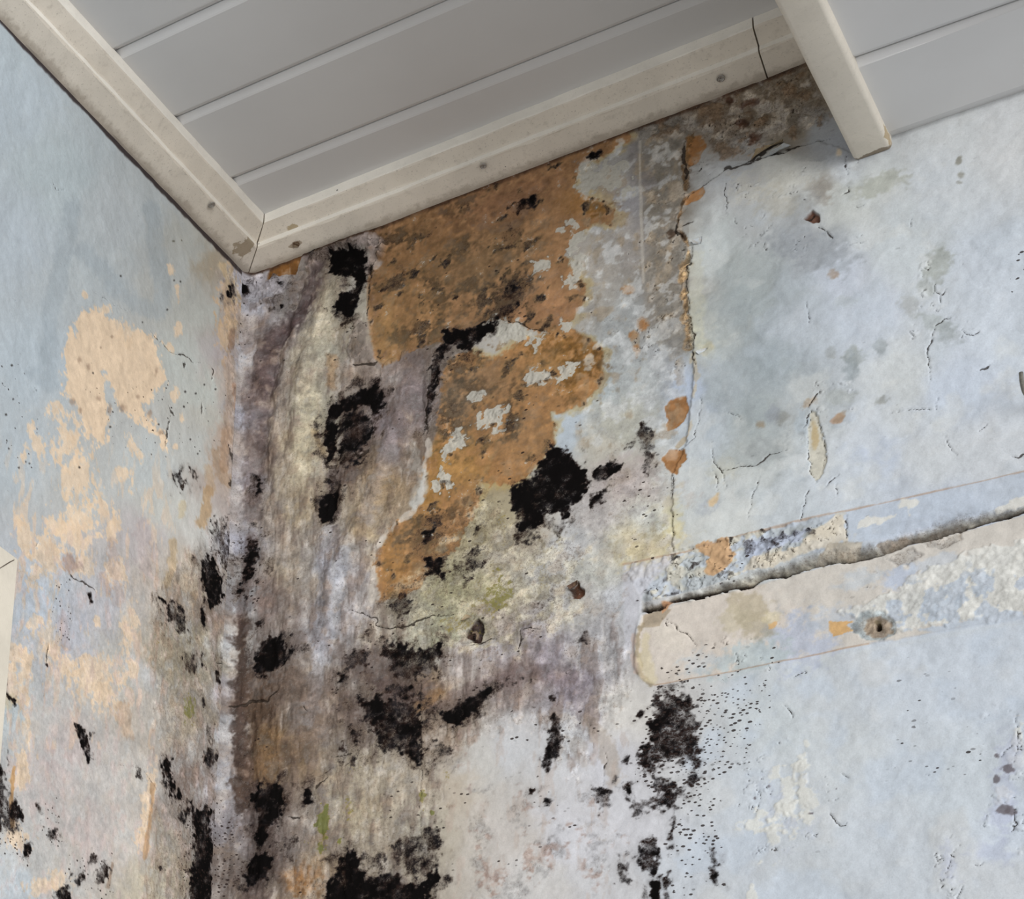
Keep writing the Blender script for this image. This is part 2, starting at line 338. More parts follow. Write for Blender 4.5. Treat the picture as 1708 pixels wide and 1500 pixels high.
    idx = im[0]; w.paint((idx, im[1] * sstep(.3, .9, w.nE[idx])), (104, 94, 82), .6, .1)
    w.paint((idx, im[1] * sstep(.5, 1.0, w.nB[idx] - w.nD[idx] * .3)), (172, 170, 165), .6, .05)
    idx = w.box([(960, 230), (1180, 800)], 0)
    q = sstep(950, 985, w.U[idx] + 12 * w.nD[idx]) * sstep(1160, 1120, w.U[idx]) * sstep(800, 720, w.V[idx])
    w.paint((idx, q * sstep(.25, .9, w.nB[idx] * .7 + w.nS[idx] * .6)), (146, 132, 112), .5, .05)
    w.paint((idx, q * sstep(.35, .9, -w.nB[idx] * .6 + w.nE[idx] * .7)), (190, 192, 192), .55, .04)
    w.grit[idx] = np.maximum(w.grit[idx], .4 * q)
    w.stroke([(1067,236),(1068,300),(1070,380),(1073,470)], 2.6, (178, 172, 162), .75, 1)
    # blocks between the cream seam
    for a in [(1058,255,8,26,0),(1080,300,12,16,0),(1056,300,7,10,0)]: w.paint(w.emask(*a, .3, .4), (132, 128, 128), .6, .05)
    # ---- thick pale paint skin standing proud on the right
    SK = [(1146,335),(1176,308),(1200,290),(1212,282),(1254,272),(1300,257),(1362,235),(1440,262),(1500,250),(1900,120),(1900,740),(1708,785),(1560,820),(1408,853),(1210,900),(1125,920),(1121,800),(1146,735),(1156,650),(1157,600),(1156,560),(1150,540),(1148,507),(1144,472),(1145,449),(1157,428),(1153,407),(1129,388),(1133,367)]
    idx, m_ = w.mask(SK, 2.0, 1.2, .7); fade = sstep(1400, 1160, w.U[idx] * .9 + w.V[idx] * .1)
    w.hgt[idx] += m_ * (2.4 * fade + .2)
    w.stroke([(1150,228),(1143,280),(1143,332),(1139,345),(1134,365),(1132,385)], 4.5, (104, 78, 50), .8, 5, .25)
    w.stroke([(1136,388),(1148,410),(1150,428),(1140,449),(1139,472),(1143,507),(1146,542),(1150,561),(1149,580)], 6.0, (168, 138, 100), .85, 7, .3)
    for st in ([(1146,280),(1143,332),(1134,365)], [(1136,388),(1148,410),(1150,428),(1140,449),(1139,472),(1143,507),(1146,542),(1150,561),(1149,580)]):
        idx = w.box(st, 14); d, t = w.line_d(st, idx); k = sstep(9, 3, d + 2 * w.nB[idx]); w.grit[idx] = np.maximum(w.grit[idx], .85 * k); w.hgt[idx] += k * (1.2 * w.nC[idx] + 1.0 * w.nE[idx])
    w.stroke([(1120,392),(1133,385),(1140,394)], 7, (70, 54, 42), .8, 6, .2)
    w.stroke([(1152,605),(1158,590),(1164,630),(1158,660)], 4, (186, 170, 140), .6, 4)
    w.stroke([(1154,700),(1148,725),(1130,745)], 3, (178, 160, 132), .7, 3)
    for p_ in [[(1160,425),(1162,520),(1168,585)], [(1163,560),(1185,590)]]:
        w.stroke(p_, 14, (196, 194, 172), .5, 8)
    w.stroke([(1176,590),(1186,580)], 8, (200, 184, 140), .5, 4)
    # grey smudges on the skin
    for a in [(1350,420,60,30,12,(148,153,158),.6),(1400,300,55,22,-5,(160,160,152),.0),(1460,310,46,16,-14,(164,166,156),.75),(1380,300,26,26,40,(152,150,144),.55),(1370,318,20,24,30,(146,138,128),.5),
              (1340,350,20,30,35,(150,152,152),.6),(1560,440,20,28,20,(160,164,158),.75),(1548,478,16,14,0,(164,168,164),.6),(1520,508,18,16,0,(168,170,168),.6),(1570,545,34,14,30,(166,172,170),.55),
              (1585,560,26,18,0,(158,164,166),.6),(1468,578,10,14,0,(150,156,158),.75),(1425,595,15,16,0,(152,156,150),.75),(1420,620,12,26,0,(150,158,162),.7),(1350,610,12,24,0,(152,158,162),.55),
              (1388,592,8,8,0,(140,142,138),.6),(1470,668,10,6,-25,(128,130,126),.8),(1410,505,18,12,0,(170,176,176),.5),(1600,268,4,9,20,(130,128,118),.8),(1602,291,6,6,0,(136,134,124),.7),
              (1600,305,5,3,0,(140,138,130),.6),(1403,664,22,12,0,(160,164,160),.5),(1390,460,8,7,0,(146,122,100),.8),(1400,255,5,8,0,(210,190,160),.7),(1310,700,18,14,0,(132,132,126),.55),
              (1290,690,10,20,0,(130,134,142),.5),(1270,712,8,6,0,(134,116,92),.6),(1240,600,60,90,0,(152,160,164),.35),(1340,735,22,40,0,(168,178,186),.6),(1290,750,50,24,-10,(150,154,154),.5)]:
        w.paint(w.emask(*a[:5], .55, .45), a[5], a[6], .04)
    idx = w.box([(1150, 270), (1720, 860)], 0)
    w.paint((idx, sstep(.5, 1.1, w.nA[idx])), (178, 186, 194), .35)
    w.paint((idx, sstep(.5, 1.2, -w.nA[idx] + .3 * w.nB[idx])), (204, 206, 203), .35)
    for a in [(1310,300,40,20,-10,(196,194,184)),(1250,320,30,26,0,(188,184,172)),(1180,300,20,40,0,(170,172,172)),(1195,360,10,50,5,(196,200,200)),(1290,340,30,24,0,(176,172,160)),(1400,275,26,14,0,(202,208,213)),(1415,300,24,12,0,(202,208,213))]:
        w.paint(w.emask(*a[:5], .6, .6), a[5], .5, .04)
    # small spall with cream bed
    im = w.mask([(1352,684),(1360,688),(1368,715),(1376,740),(1378,765),(1370,792),(1360,806),(1352,790),(1350,750),(1348,715)], 2.5, 1)
    w.paint(im, (190, 186, 172), .9, .05); w.hgt[im[0]] -= 1.8 * im[1]
    w.paint(w.emask(1358, 725, 6, 24, 0, .5, .4), (176, 156, 118), .8)
    im = w.mask([(1341,367),(1355,352),(1366,360),(1366,370),(1355,372)], 1.5, 1); w.paint(im, (96, 68, 56), .95, .15); w.hgt[im[0]] -= 5 * im[1]
    im = w.emask(1397, 696, 11, 6, -30, .6, .3); w.paint(im, (168, 136, 112), .7)
    for a in [(1357,666,16,7,-35),(1402,693,10,5,-30)]: w.paint(w.emask(*a, .7, .3), (160, 138, 112), .55, .1)
    # rust dots cluster at the frame's right edge
    idx, m_ = w.emask(1702, 455, 20, 34, 0, .4, .3); w.add('spk', (idx, m_), .45)
    # ---- the sawn-out chase with its long crack
    CR = [(1066,1022),(1069,1021),(1102,1013),(1122,1004),(1156,998),(1217,983),(1250,977),(1283,963),(1310,962),(1337,953),(1383,940),(1417,937),(1470,927),(1517,907),(1560,897),(1617,880),(1683,863),(1740,846),(1900,800)]
    LIPS = [(1073,1000),(1120,996),(1160,985),(1215,962),(1290,940),(1350,918),(1400,905),(1470,900),(1500,880),(1560,865),(1640,850),(1708,836),(1900,790)]
    idx = w.box([(1040, 780), (1980, 1060)], 0)
    cx = np.array([p[0] for p in CR]); cy = np.array([p[1] for p in CR]); lx = np.array([p[0] for p in LIPS]); ly = np.array([p[1] for p in LIPS])
    yc = np.interp(w.U[idx], cx, cy) + .7 * w.nC[idx] + 1.3 * w.nB[idx]; yl = np.interp(w.U[idx], lx, ly) + 5 * w.nB[idx]
    tt = (w.V[idx] - yl) / np.maximum(yc - yl, 6)
    inx = sstep(1068, 1074, w.U[idx])
    slope = np.where(w.V[idx] < yc, np.clip(tt, 0, 1) ** 2.4, sstep(3.2, 0, w.V[idx] - yc)) * inx
    w.hgt[idx] -= 15 * slope * (1 - .3 * sstep(1500, 1750, w.U[idx]))
    w.paint((idx, sstep(.25, .8, tt) * (w.V[idx] < yc + 1) * inx), (132, 126, 112), .85, .18)  # slope above the crack darkened, painting in the shade of its downward face
    w.paint((idx, sstep(4.2, 1.5, np.abs(w.V[idx] - yc + 1.8)) * inx), (30, 26, 23), .95)
    w.add('grit', (idx, sstep(.0, .5, tt) * (w.V[idx] < yc) * inx), .7, 'lerp')
    # upper band (bluish, scabby)
    UB = [(1040,942),(1138,921),(1210,900),(1340,868),(1408,853),(1560,820),(1708,787),(1900,745),(1900,800),(1683,845),(1470,898),(1290,940),(1160,985),(1073,1005)]
    idx, m_ = w.mask(UB, 1.0, 1.2)
    w.paint((idx, m_), (180, 189, 201), .75, .02)
    w.paint((idx, m_ * sstep(1480, 1350, w.U[idx]) * sstep(.1, .7, w.nB[idx])), (196, 190, 172), .75, .05)
    w.paint((idx, m_ * sstep(1400, 1330, w.U[idx]) * sstep(.0, .9, w.nD[idx] - w.nB[idx] * .4)), (158, 162, 160), .6, .06)
    w.add('mold', (idx, m_ * sstep(1400, 1350, w.U[idx]) * sstep(.6, 1.2, w.nE[idx])), .42)
    w.hgt[idx] += m_ * sstep(1400, 1330, w.U[idx]) * (w.nC[idx] * .9 + w.nB[idx] * .8)
    w.paint(w.mask([(1040,945),(1125,925),(1118,942),(1085,975),(1072,1000),(1063,1040),(1052,1100),(1040,1100)], 2, 3), (190, 190, 196), .8, .03)
    w.paint(w.mask([(1165,912),(1210,898),(1225,925),(1215,945),(1190,962),(1178,958),(1184,930),(1168,922)], 4, 1), (190, 154, 116), .92, .06)
    w.paint(w.mask([(1240,905),(1330,885),(1350,885),(1335,905),(1290,915),(1250,935)], 5, 2), (178, 186, 206), .7)
    idx, m_ = w.mask([(1238,908),(1330,882),(1355,890),(1300,905),(1280,918),(1242,925)], 7, 2); w.add('mold', (idx, m_), .52)
    w.paint(w.mask([(1240,935),(1330,915),(1395,862),(1408,858),(1413,900),(1390,915),(1345,925),(1290,945),(1240,955)], 4, 2), (204, 194, 176), .8, .03)
    w.paint(w.mask([(1385,905),(1412,905),(1440,905),(1435,925),(1350,945),(1365,930)], 3, 2), (164, 156, 142), .85, .06)
    for pl in ([(1497,850),(1505,832),(1530,834),(1543,842),(1520,850),(1516,858),(1510,848)], [(1428,870),(1450,862),(1470,864),(1495,858),(1480,872),(1450,876),(1430,884)], [(1655,850),(1708,830),(1760,815),(1760,828),(1690,848),(1660,860)]):
        im = w.mask(pl, 4, 1); w.paint(im, (212, 210, 202), .85)
    for pl in ([(1462,905),(1500,900),(1540,895),(1560,885),(1600,872),(1612,878),(1560,900),(1520,905),(1500,920),(1465,924)], [(1535,905),(1600,892),(1605,900),(1570,918),(1545,914)], [(1475,933),(1520,912),(1545,925),(1515,945),(1495,945)]):
        im = w.mask(pl, 3, 1.5); w.paint(im, (126, 118, 108), .85, .14); w.add('grit', im, .7, 'lerp'); w.hgt[im[0]] -= 1.5 * im[1]
    # lower band (cream repair mortar)
    LB = [(1071,1026),(1140,1004),(1240,982),(1383,944),(1517,911),(1617,884),(1900,806),(1900,1000),(1708,1028),(1385,1087),(1183,1126),(1092,1144),(1070,1130),(1062,1095),(1064,1060)]
    idx, m_ = w.mask(LB, 1.2, 1.2)
    w.paint((idx, m_), (199, 190, 180), .95, .015); w.hgt[idx] -= 2.2 * m_ * sstep(1500, 1150, w.U[idx])
    w.paint((idx, m_ * sstep(1230, 1330, w.U[idx] + 40 * w.nD[idx])), (196, 193, 186), .5)
    for a in [(1330,1070,60,45,-8,(178,184,198),.9),(1250,1095,75,26,-14,(176,186,188),.85),(1380,1035,40,22,-10,(182,188,196),.7),(1430,965,34,14,-15,(184,192,200),.6),(1500,965,30,14,-20,(176,186,204),.8),
              (1420,1035,22,16,0,(186,192,200),.7),(1540,1010,30,16,0,(178,187,198),.7),(1560,940,40,10,-16,(184,192,202),.6),(1250,1010,30,26,0,(176,164,140),.7),(1260,1045,26,20,0,(160,150,128),.6),(1225,1035,24,20,0,(192,182,158),.6),
              (1170,1100,40,18,-14,(182,188,192),.6),(1290,1030,16,10,0,(204,192,160),.6),(1120,1060,30,20,0,(206,198,186),.6)]:
        w.paint(w.emask(*a[:5], .5, .35), a[5], a[6], .03)
    w.paint(w.mask([(1383,1037),(1400,1037),(1425,1036),(1412,1043),(1428,1051),(1388,1063),(1384,1050)], 2, .8), (206, 166, 114), .95, .04)
    w.paint(w.mask([(1278,1038),(1292,1036),(1292,1046),(1280,1050)], 3, 1), (206, 166, 114), .8, .04)
    idx, m_ = w.mask([(1495,985),(1550,945),(1600,930),(1708,900),(1900,860),(1900,1005),(1708,1020),(1640,1035),(1560,1045),(1490,1052),(1440,1062),(1445,1055),(1480,1040),(1400,1020),(1440,1005)], 7, 2)
    w.paint((idx, m_), (204, 204, 199), .9, .02); w.hgt[idx] += .8 * m_ + m_ * w.nC[idx] * .5; w.add('grit', (idx, m_), .3, 'lerp')
    w.paint((idx, m_ * sstep(.35, .7, w.nB[idx] + .35 * w.nD[idx]) * sstep(940, 1000, w.V[idx] + .2 * (w.U[idx] - 1500))), (176, 186, 198), .9)
    w.paint(w.mask([(1530,1050),(1640,1030),(1708,1018),(1708,1030),(1560,1056)], 3, 2), (178, 187, 198), .9)
    w.paint(w.mask([(1073,1026),(1110,1014),(1120,1016),(1103,1035),(1100,1044),(1072,1046)], 1.5, 1), (160, 146, 126), .85, .08)
    w.paint(w.mask([(1104,1004),(1132,1000),(1116,1012),(1104,1022)], 1, .8), (188, 146, 112), .95)
    w.stroke([(1071,1040),(1064,1062),(1061,1095),(1066,1122),(1085,1142)], 4, (150, 136, 112), .8, 3, .15)
    w.stroke([(1058,1060),(1054,1090),(1060,1120)], 4, (190, 168, 156), .6, 3)
    w.stroke([(1075,1060),(1074,1100),(1085,1132)], 9, (204, 192, 158), .6, 4)
    w.ridge([(1068,1030),(1060,1070),(1060,1110),(1072,1135)], 3, 2.0, .6)
    # drilled plug hole
    im = w.emask(1459, 1044, 37, 25, 0, .14, .08); w.paint(im, (168, 176, 178), .95, .07); w.hgt[im[0]] -= 1.5 * im[1]; w.add('grit', im, .6, 'lerp')
    im = w.emask(1464, 1046, 24, 17, 0, .25, .15); w.paint(im, (156, 140, 122), .95, .12); w.hgt[im[0]] -= 1.2 * im[1]
    im = w.emask(1464.5, 1046, 5.2, 6, 0, .05, .12); w.hgt[im[0]] -= 22 * im[1]; w.paint(im, (60, 50, 44), 1)
    im = w.emask(1463, 1038, 6, 4, 0, .3, .3); w.paint(im, (104, 92, 70), .7)
    # ---- the lower right, flat dusty blue
    idx = w.box([(1100, 1040), (1980, 1650)], 0); q = sstep(0, 12, w.V[idx] - np.interp(w.U[idx], [1092, 1183, 1385, 1708], [1146, 1128, 1089, 1030]))
    w.paint((idx, q * sstep(.4, 1.2, w.nA[idx])), (196, 197, 196), .5)
    w.paint((idx, q * sstep(.3, 1.1, -w.nA[idx] + w.nD[idx] * .3)), (184, 194, 206), .5)
    w.paint((idx, q * sstep(18, 2, w.V[idx] - np.interp(w.U[idx], [1092, 1183, 1385, 1708], [1143, 1125, 1086, 1027]))), (196, 199, 196), .6)
    for a in [(1335,1285,14,12,0),(1312,1330,14,30,10),(1338,1300,10,28,0),(1345,1330,12,30,0),(1295,1360,18,18,0),(1255,1378,26,9,-8),(1290,1385,12,30,0),(1320,1370,12,22,0),(1290,1290,10,10,0),(1265,1440,6,6,0),(1345,1240,4,5,0),(1253,1495,5,14,0),(1350,1370,8,14,0),(1672,1325,10,12,20),(1700,1230,8,16,0),(1698,1270,10,8,0),(1581,1458,5,3,0)]:
        im = w.emask(*a, 1.0, .25); w.paint(im, (208, 208, 202), .85, .02); w.hgt[im[0]] += .5 * im[1]
    idx, m_ = w.emask(1310, 1350, 60, 75, 0, .5, .5); w.paint((idx, m_ * sstep(.2, .9, w.nB[idx])), (178, 185, 200), .5)
    for a in [(1675,1330,16,40,0),(1675,1360,24,14,-20),(1655,1420,30,16,0),(1585,1440,14,30,0),(1690,1260,18,30,0)]:
        w.paint(w.emask(*a, .8, .6), (178, 184, 202), .5)
    for a in [(1662,1300,4,5,0),(1683,1283,8,5,0),(1688,1352,6,5,0),(1674,1350,6,5,0),(1662,1262,4,3,0),(1355,1358,5,2,0),(1283,1312,3,3,0),(1259,1332,1.7,1.7,0),(1395,1316,1.6,1.6,0)]:
        w.paint(w.emask(*a, .8, .3), (98, 92, 96), .8)
    # ---- stained folds left of centre
    FOLD = [(375,440),(440,455),(520,420),(600,392),(640,392),(612,440),(614,600),(700,585),(740,560),(738,700),(705,780),(700,840),(640,900),(625,1000),(700,1040),(860,1030),(1040,1040),(1060,1150),(960,1300),(880,1200),(740,1260),(740,1500),(740,1650),(200,1650),(300,1000),(370,800)]
    idx, m_ = w.mask(FOLD, 20, 18); w.grit[idx] = np.maximum(w.grit[idx], .62 * m_)
    w.paint((idx, m_ * sstep(.2, 1.0, w.nS[idx] + .3 * w.nD[idx])), (96, 82, 76), .42)
    w.paint((idx, m_ * sstep(.4, 1.1, -w.nS[idx] + .3 * w.nE[idx])), (196, 190, 184), .35)
    w.hgt[idx] += m_ * (w.nS[idx] * .8)
    for p_, wd, c_, op in [([(540,445),(500,520),(455,570),(440,640)], 16, (70,56,58), .75), ([(520,500),(470,560)], 9, (58,44,46), .6), ([(438,600),(425,700),(420,780),(424,860)], 14, (90,76,74), .6),
                           ([(450,640),(432,740)], 10, (86,72,72), .5), ([(560,440),(550,520),(500,600),(520,700),(500,800)], 20, (190,178,150), .55), ([(545,560),(520,660),(510,780)], 15, (196,188,164), .5),
                           ([(555,600),(553,640)], 9, (150,118,84), .7), ([(690,600),(700,700),(650,760)], 16, (110,98,98), .5), ([(640,690),(655,740),(610,860)], 12, (150,144,150), .5),
                           ([(690,740),(700,800),(690,840)], 8, (182,180,174), .6), ([(550,880),(535,980),(530,1100),(520,1200)], 10, (164,166,176), .5), ([(575,920),(560,1010),(540,1100)], 10, (168,172,182), .5),
                           ([(560,880),(565,930)], 7, (92,80,80), .5), ([(545,960),(540,1040)], 8, (104,98,98), .5), ([(404,1040),(400,1160),(400,1240),(402,1340)], 13, (62,48,42), .85), ([(430,1130),(440,1220),(420,1320)], 26, (84,66,54), .6), ([(420,900),(408,980),(402,1040)], 10, (84,68,64), .6), ([(470,1120),(540,1200),(480,1260)], 24, (96,80,70), .5), ([(620,1110),(660,1150),(720,1160)], 26, (84,68,62), .55), ([(430,1330),(440,1430),(425,1500)], 26, (84,70,66), .6), ([(570,1170),(600,1230)], 20, (90,76,70), .55), ([(590,690),(600,740),(575,790)], 20, (70,54,48), .7), ([(560,800),(552,860)], 14, (80,64,60), .6), ([(420,1180),(440,1300)], 16, (88,70,56), .5),
                           ([(470,1130),(560,1160)], 16, (110,96,88), .4), ([(600,1110),(690,1140)], 24, (96,82,76), .5), ([(560,1190),(620,1200)], 18, (104,92,86), .45), ([(640,1150),(720,1180),(800,1150),(870,1120),(950,1130)], 16, (104,88,86), .5),
                           ([(700,1180),(735,1160)], 12, (150,116,78), .6), ([(450,1230),(445,1290)], 22, (134,106,74), .6), ([(600,890),(625,900)], 10, (180,160,124), .4), ([(640,800),(620,850),(600,880)], 26, (150,128,98), .4),
                           ([(525,720),(540,760)], 6, (170,140,96), .5), ([(880,1060),(960,1150),(980,1200)], 22, (140,130,136), .45), ([(980,1200),(1010,1240),(1025,1300)], 12, (168,154,138), .5),
                           ([(960,1240),(975,1270)], 10, (160,150,140), .4)]:
        w.stroke(p_, wd, c_, min(.9, op * (.78 if p_[0][1] < 1000 else 1.0)), wd * .6, .08)
    # relief: cove bulge, folds
    for p_, wd, h_ in [(p0_, w0_, h0_ * 1.7) for p0_, w0_, h0_ in [([(520,430),(470,560),(440,700),(435,900)], 11, -4.5), ([(585,430),(545,520),(500,640),(490,800)], 20, 5), ([(650,620),(680,660),(640,760),(600,870),(550,960),(530,1100)], 16, 3.5),
                       ([(560,740),(545,860)], 10, -3), ([(700,600),(705,720)], 8, -2.5), ([(420,1100),(415,1300),(410,1500)], 12, -3), ([(470,1000),(500,1150),(480,1300)], 30, 3), ([(410,470),(408,600),(406,800)], 10, 2.5)]]:
        w.ridge(p_, wd, h_, 5)
    # crust at the top of the folds
    im = w.mask([(500,430),(530,402),(575,388),(625,386),(642,402),(634,425),(618,424),(612,410),(560,412),(535,436),(520,452)], 4, 3)
    w.hgt[im[0]] += im[1] * (5.5 + 3.5 * w.nB[im[0]] + 1.8 * w.nC[im[0]]); w.paint(im, (134, 122, 118), .75, .14)
    im = w.mask([(380,462),(392,452),(440,458),(470,462),(478,480),(462,505),(420,500),(395,490),(380,480)], 4, 2)
    w.hgt[im[0]] += im[1] * (3 + 3 * w.nB[im[0]] + 1.2 * w.nC[im[0]]); w.paint(im, (176, 172, 178), .6, .1)
    im = w.mask([(585,560),(600,535),(615,540),(614,575),(625,605),(585,604),(575,585)], 4, 2); w.paint(im, (126, 116, 108), .8, .12); w.hgt[im[0]] += 2.2 * im[1]
    w.stroke([(535,425),(556,407),(590,399),(622,398),(632,412),(622,432),(612,450)], 8, (158, 146, 140), .85, 5, .12)
    # thin pale edge of paint against the ochre
    w.stroke([(713,735),(716,748),(708,770),(706,800),(700,835),(690,852),(662,872),(640,897),(626,920),(622,960),(620,1000)], 4.5, (190, 182, 172), .75, 3, .05)
    w.stroke([(707,790),(704,820),(692,842)], 8, (176, 176, 172), .7, 4)
    # ---- mould, black to brown
    K = [([(553,420),(570,414),(606,416),(612,430),(610,465),(604,485),(602,500),(590,530),(578,528),(560,516),(570,492),(590,478),(588,460),(574,466),(547,455),(552,432)], 1.0, 3),
         ([(516,410),(530,402),(524,424),(514,424)], .9, 2),
         ([(560,520),(590,530),(580,545),(562,540)], .6, 6),
         ([(574,665),(603,646),(630,643),(642,659),(641,680),(628,692),(612,678),(590,680),(572,690),(563,700),(562,745),(556,762),(546,768),(540,750),(537,735),(538,697),(556,674)], 1.0, 4),
         ([(560,690),(590,680),(620,690),(625,720),(600,770),(575,790),(560,760)], .76, 8),
         ([(545,765),(562,770),(572,815),(560,830),(545,828),(540,800)], .66, 6),
         ([(542,823),(555,818),(561,823),(561,849),(550,866),(539,873),(530,865),(534,841)], 1.02, 2),
         ([(735,548),(765,546),(803,537),(830,530),(836,540),(819,553),(800,574),(777,588),(757,580),(742,570)], 1.0, 4),
         ([(810,540),(830,505),(850,478),(880,470),(878,500),(850,530),(830,545)], .66, 9),
         ([(720,600),(740,570),(750,580),(735,610),(725,650),(712,720),(706,722),(712,640)], .68, 5),
         ([(846,344),(870,330),(892,322),(898,336),(880,352),(862,360)], .82, 5),
         ([(836,372),(850,366),(862,380),(850,394)], .72, 5), ([(978,262),(1010,246),(1006,258),(985,272)], .75, 4), ([(630,486),(650,465),(672,450),(668,466),(648,480)], .62, 5), ([(700,388),(725,380),(715,400)], .4, 5),
         ([(921,743),(942,745),(963,767),(980,790),(978,817),(961,841),(945,863),(910,858),(889,880),(868,886),(857,860),(846,839),(855,815),(883,796),(905,767)], .97, 6),
         ([(865,880),(895,880),(900,900),(875,910),(845,905)], .62, 7), ([(900,862),(940,870),(960,860),(968,880),(930,900)], .45, 9),
         ([(985,790),(1010,772),(1035,764),(1032,782),(1010,800),(990,808)], .78, 6), ([(980,830),(1010,818),(1005,845),(985,852)], .72, 8), ([(970,750),(982,748),(982,770),(972,772)], .6, 4),
         ([(1070,705),(1082,690),(1088,720),(1094,745),(1090,790),(1080,795),(1070,770),(1060,745),(1050,758),(1046,750),(1060,730)], .64, 7), ([(1070,780),(1085,775),(1082,795),(1070,795)], .7, 5),
         ([(419,893),(432,905),(437,932),(425,946),(415,960),(412,985),(402,972),(404,940)], .86, 7),
         ([(423,790),(431,795),(431,808),(436,812),(428,830),(423,828),(427,812)], 1.05, 1.5), ([(400,985),(412,980),(416,1000),(404,1006)], .8, 5),
         ([(431,1074),(449,1056),(470,1062),(482,1083),(500,1086),(484,1107),(461,1116),(442,1131),(425,1125),(422,1098)], .93, 5), ([(424,1036),(438,1034),(437,1048),(426,1048)], .9, 4), ([(486,1056),(496,1052),(496,1064),(486,1064)], .75, 4),
         ([(575,1090),(600,1078),(620,1090),(618,1116),(590,1122),(572,1110)], .68, 7), ([(566,1122),(580,1124),(580,1140),(566,1138)], .8, 4), ([(604,1052),(622,1052),(620,1070),(604,1070)], .5, 6),
         ([(632,1080),(660,1071),(690,1082),(737,1078),(742,1105),(722,1128),(690,1130),(690,1150),(678,1140),(655,1130),(636,1105)], .8, 8),
         ([(599,1161),(650,1162),(695,1165),(704,1210),(704,1245),(700,1274),(682,1262),(660,1255),(635,1263),(622,1230),(602,1194)], .84, 8), ([(640,1140),(690,1135),(695,1170),(650,1172)], .62, 9),
         ([(556,1238),(575,1232),(582,1258),(566,1262)], .82, 5), ([(580,1218),(602,1218),(600,1240),(584,1246)], .8, 5), ([(582,1262),(596,1262),(594,1284),(584,1280)], .72, 5),
         ([(734,1191),(770,1170),(800,1152),(818,1149),(812,1170),(785,1196),(761,1212),(737,1203)], .92, 4), ([(810,1150),(860,1125),(880,1130),(850,1145),(815,1160)], .5, 8),
         ([(414,1323),(440,1302),(470,1305),(473,1335),(464,1374),(448,1392),(452,1412),(430,1412),(424,1374),(420,1345)], .9, 6), ([(505,1322),(515,1310),(524,1330),(518,1346),(506,1344)], .85, 4),
         ([(420,1424),(446,1420),(455,1440),(445,1470),(412,1480),(404,1462)], .97, 4), ([(470,1400),(500,1395),(490,1440),(470,1430)], .5, 9),
         ([(566,1431),(590,1416),(603,1436),(612,1462),(640,1452),(665,1450),(676,1470),(700,1478),(730,1440),(734,1470),(696,1510),(700,1640),(530,1640),(542,1470),(556,1462)], .98, 6),
         ([(655,1400),(690,1385),(735,1375),(738,1420),(730,1460),(690,1470),(660,1440)], .62, 9), ([(600,1430),(640,1420),(650,1450),(610,1460)], .6, 8),
         ([(710,1240),(740,1230),(755,1270),(740,1292),(720,1285)], .45, 9),
         ([(703,885),(722,885),(722,905),(706,908)], .78, 5), ([(708,930),(735,930),(738,955),(712,962)], .76, 6), ([(735,955),(745,955),(744,970),(736,970)], .7, 3), ([(760,940),(800,900),(812,940),(780,975),(750,975)], .52, 9), ([(785,880),(805,880),(800,895),(788,895)], .62, 5),
         ([(650,990),(685,990),(690,1020),(672,1035),(650,1030)], .66, 8), ([(690,860),(740,860),(730,880),(695,884)], .45, 7),
         ([(890,1015),(920,985),(925,1000),(900,1030)], .45, 8), ([(955,1070),(975,1050),(985,1060),(965,1080)], .55, 6), ([(1160,1330),(1162,1331),(1161,1333)], .1, 1),
         ([(925,1190),(940,1218),(932,1250),(915,1290),(906,1270),(912,1235)], .72, 6), ([(915,1160),(928,1158),(928,1172),(916,1172)], .75, 4),
         ([(1088,1166),(1118,1154),(1154,1160),(1168,1200),(1168,1236),(1176,1270),(1165,1290),(1151,1272),(1130,1274),(1106,1272),(1096,1290),(1078,1294),(1060,1278),(1061,1260),(1085,1236),(1080,1215),(1090,1195)], .76, 8),
         ([(1085,1150),(1130,1140),(1160,1160),(1110,1170)], .5, 8),
         ([(1040,1314),(1049,1296),(1060,1300),(1050,1326)], .9, 4), ([(1046,1332),(1082,1326),(1110,1320),(1150,1300),(1169,1284),(1162,1306),(1140,1328),(1127,1350),(1085,1350),(1061,1366),(1048,1352)], .70, 7), ([(1084,1290),(1110,1300),(1140,1300),(1120,1325),(1090,1322)], .68, 5),
         ([(1120,1335),(1134,1340),(1124,1400),(1116,1430),(1110,1420),(1118,1380)], .74, 4),
         ([(1070,1401),(1090,1394),(1098,1400),(1100,1440),(1090,1462),(1068,1455),(1062,1430)], .8, 6), ([(1028,1425),(1050,1415),(1048,1470),(1030,1475)], .62, 7), ([(1084,1474),(1100,1470),(1102,1500),(1090,1510),(1083,1490)], 1.0, 3), ([(1106,1460),(1118,1455),(1116,1560),(1106,1560)], .7, 5),
         ([(1060,1186),(1078,1184),(1068,1200),(1060,1196)], .92, 2), ([(1034,1264),(1050,1262),(1048,1276),(1036,1275)], .7, 4), ([(988,1310),(1020,1315),(1020,1345),(1005,1358),(990,1335)], .62, 7), ([(1020,1290),(1030,1290),(1028,1315),(1022,1312)], .5, 5),
         ([(1182,1413),(1192,1413),(1198,1450),(1200,1480),(1190,1485),(1184,1450)], .66, 4), ([(912,1335),(925,1335),(922,1346),(914,1345)], .6, 4),
         ([(885,1318),(892,1318),(890,1326),(885,1325)], .7, 2),
         ([(462,470),(474,468),(476,478),(466,480)], .9, 3), ([(408,482),(418,480),(420,490),(412,500),(407,494)], 1.05, 2), ([(396,461),(402,461),(404,472),(397,472)], 1.05, 1.5), ([(392,478),(402,480),(400,485),(392,483)], 1.0, 1.5), ([(466,506),(474,504),(472,514),(465,514)], 1.0, 2)]
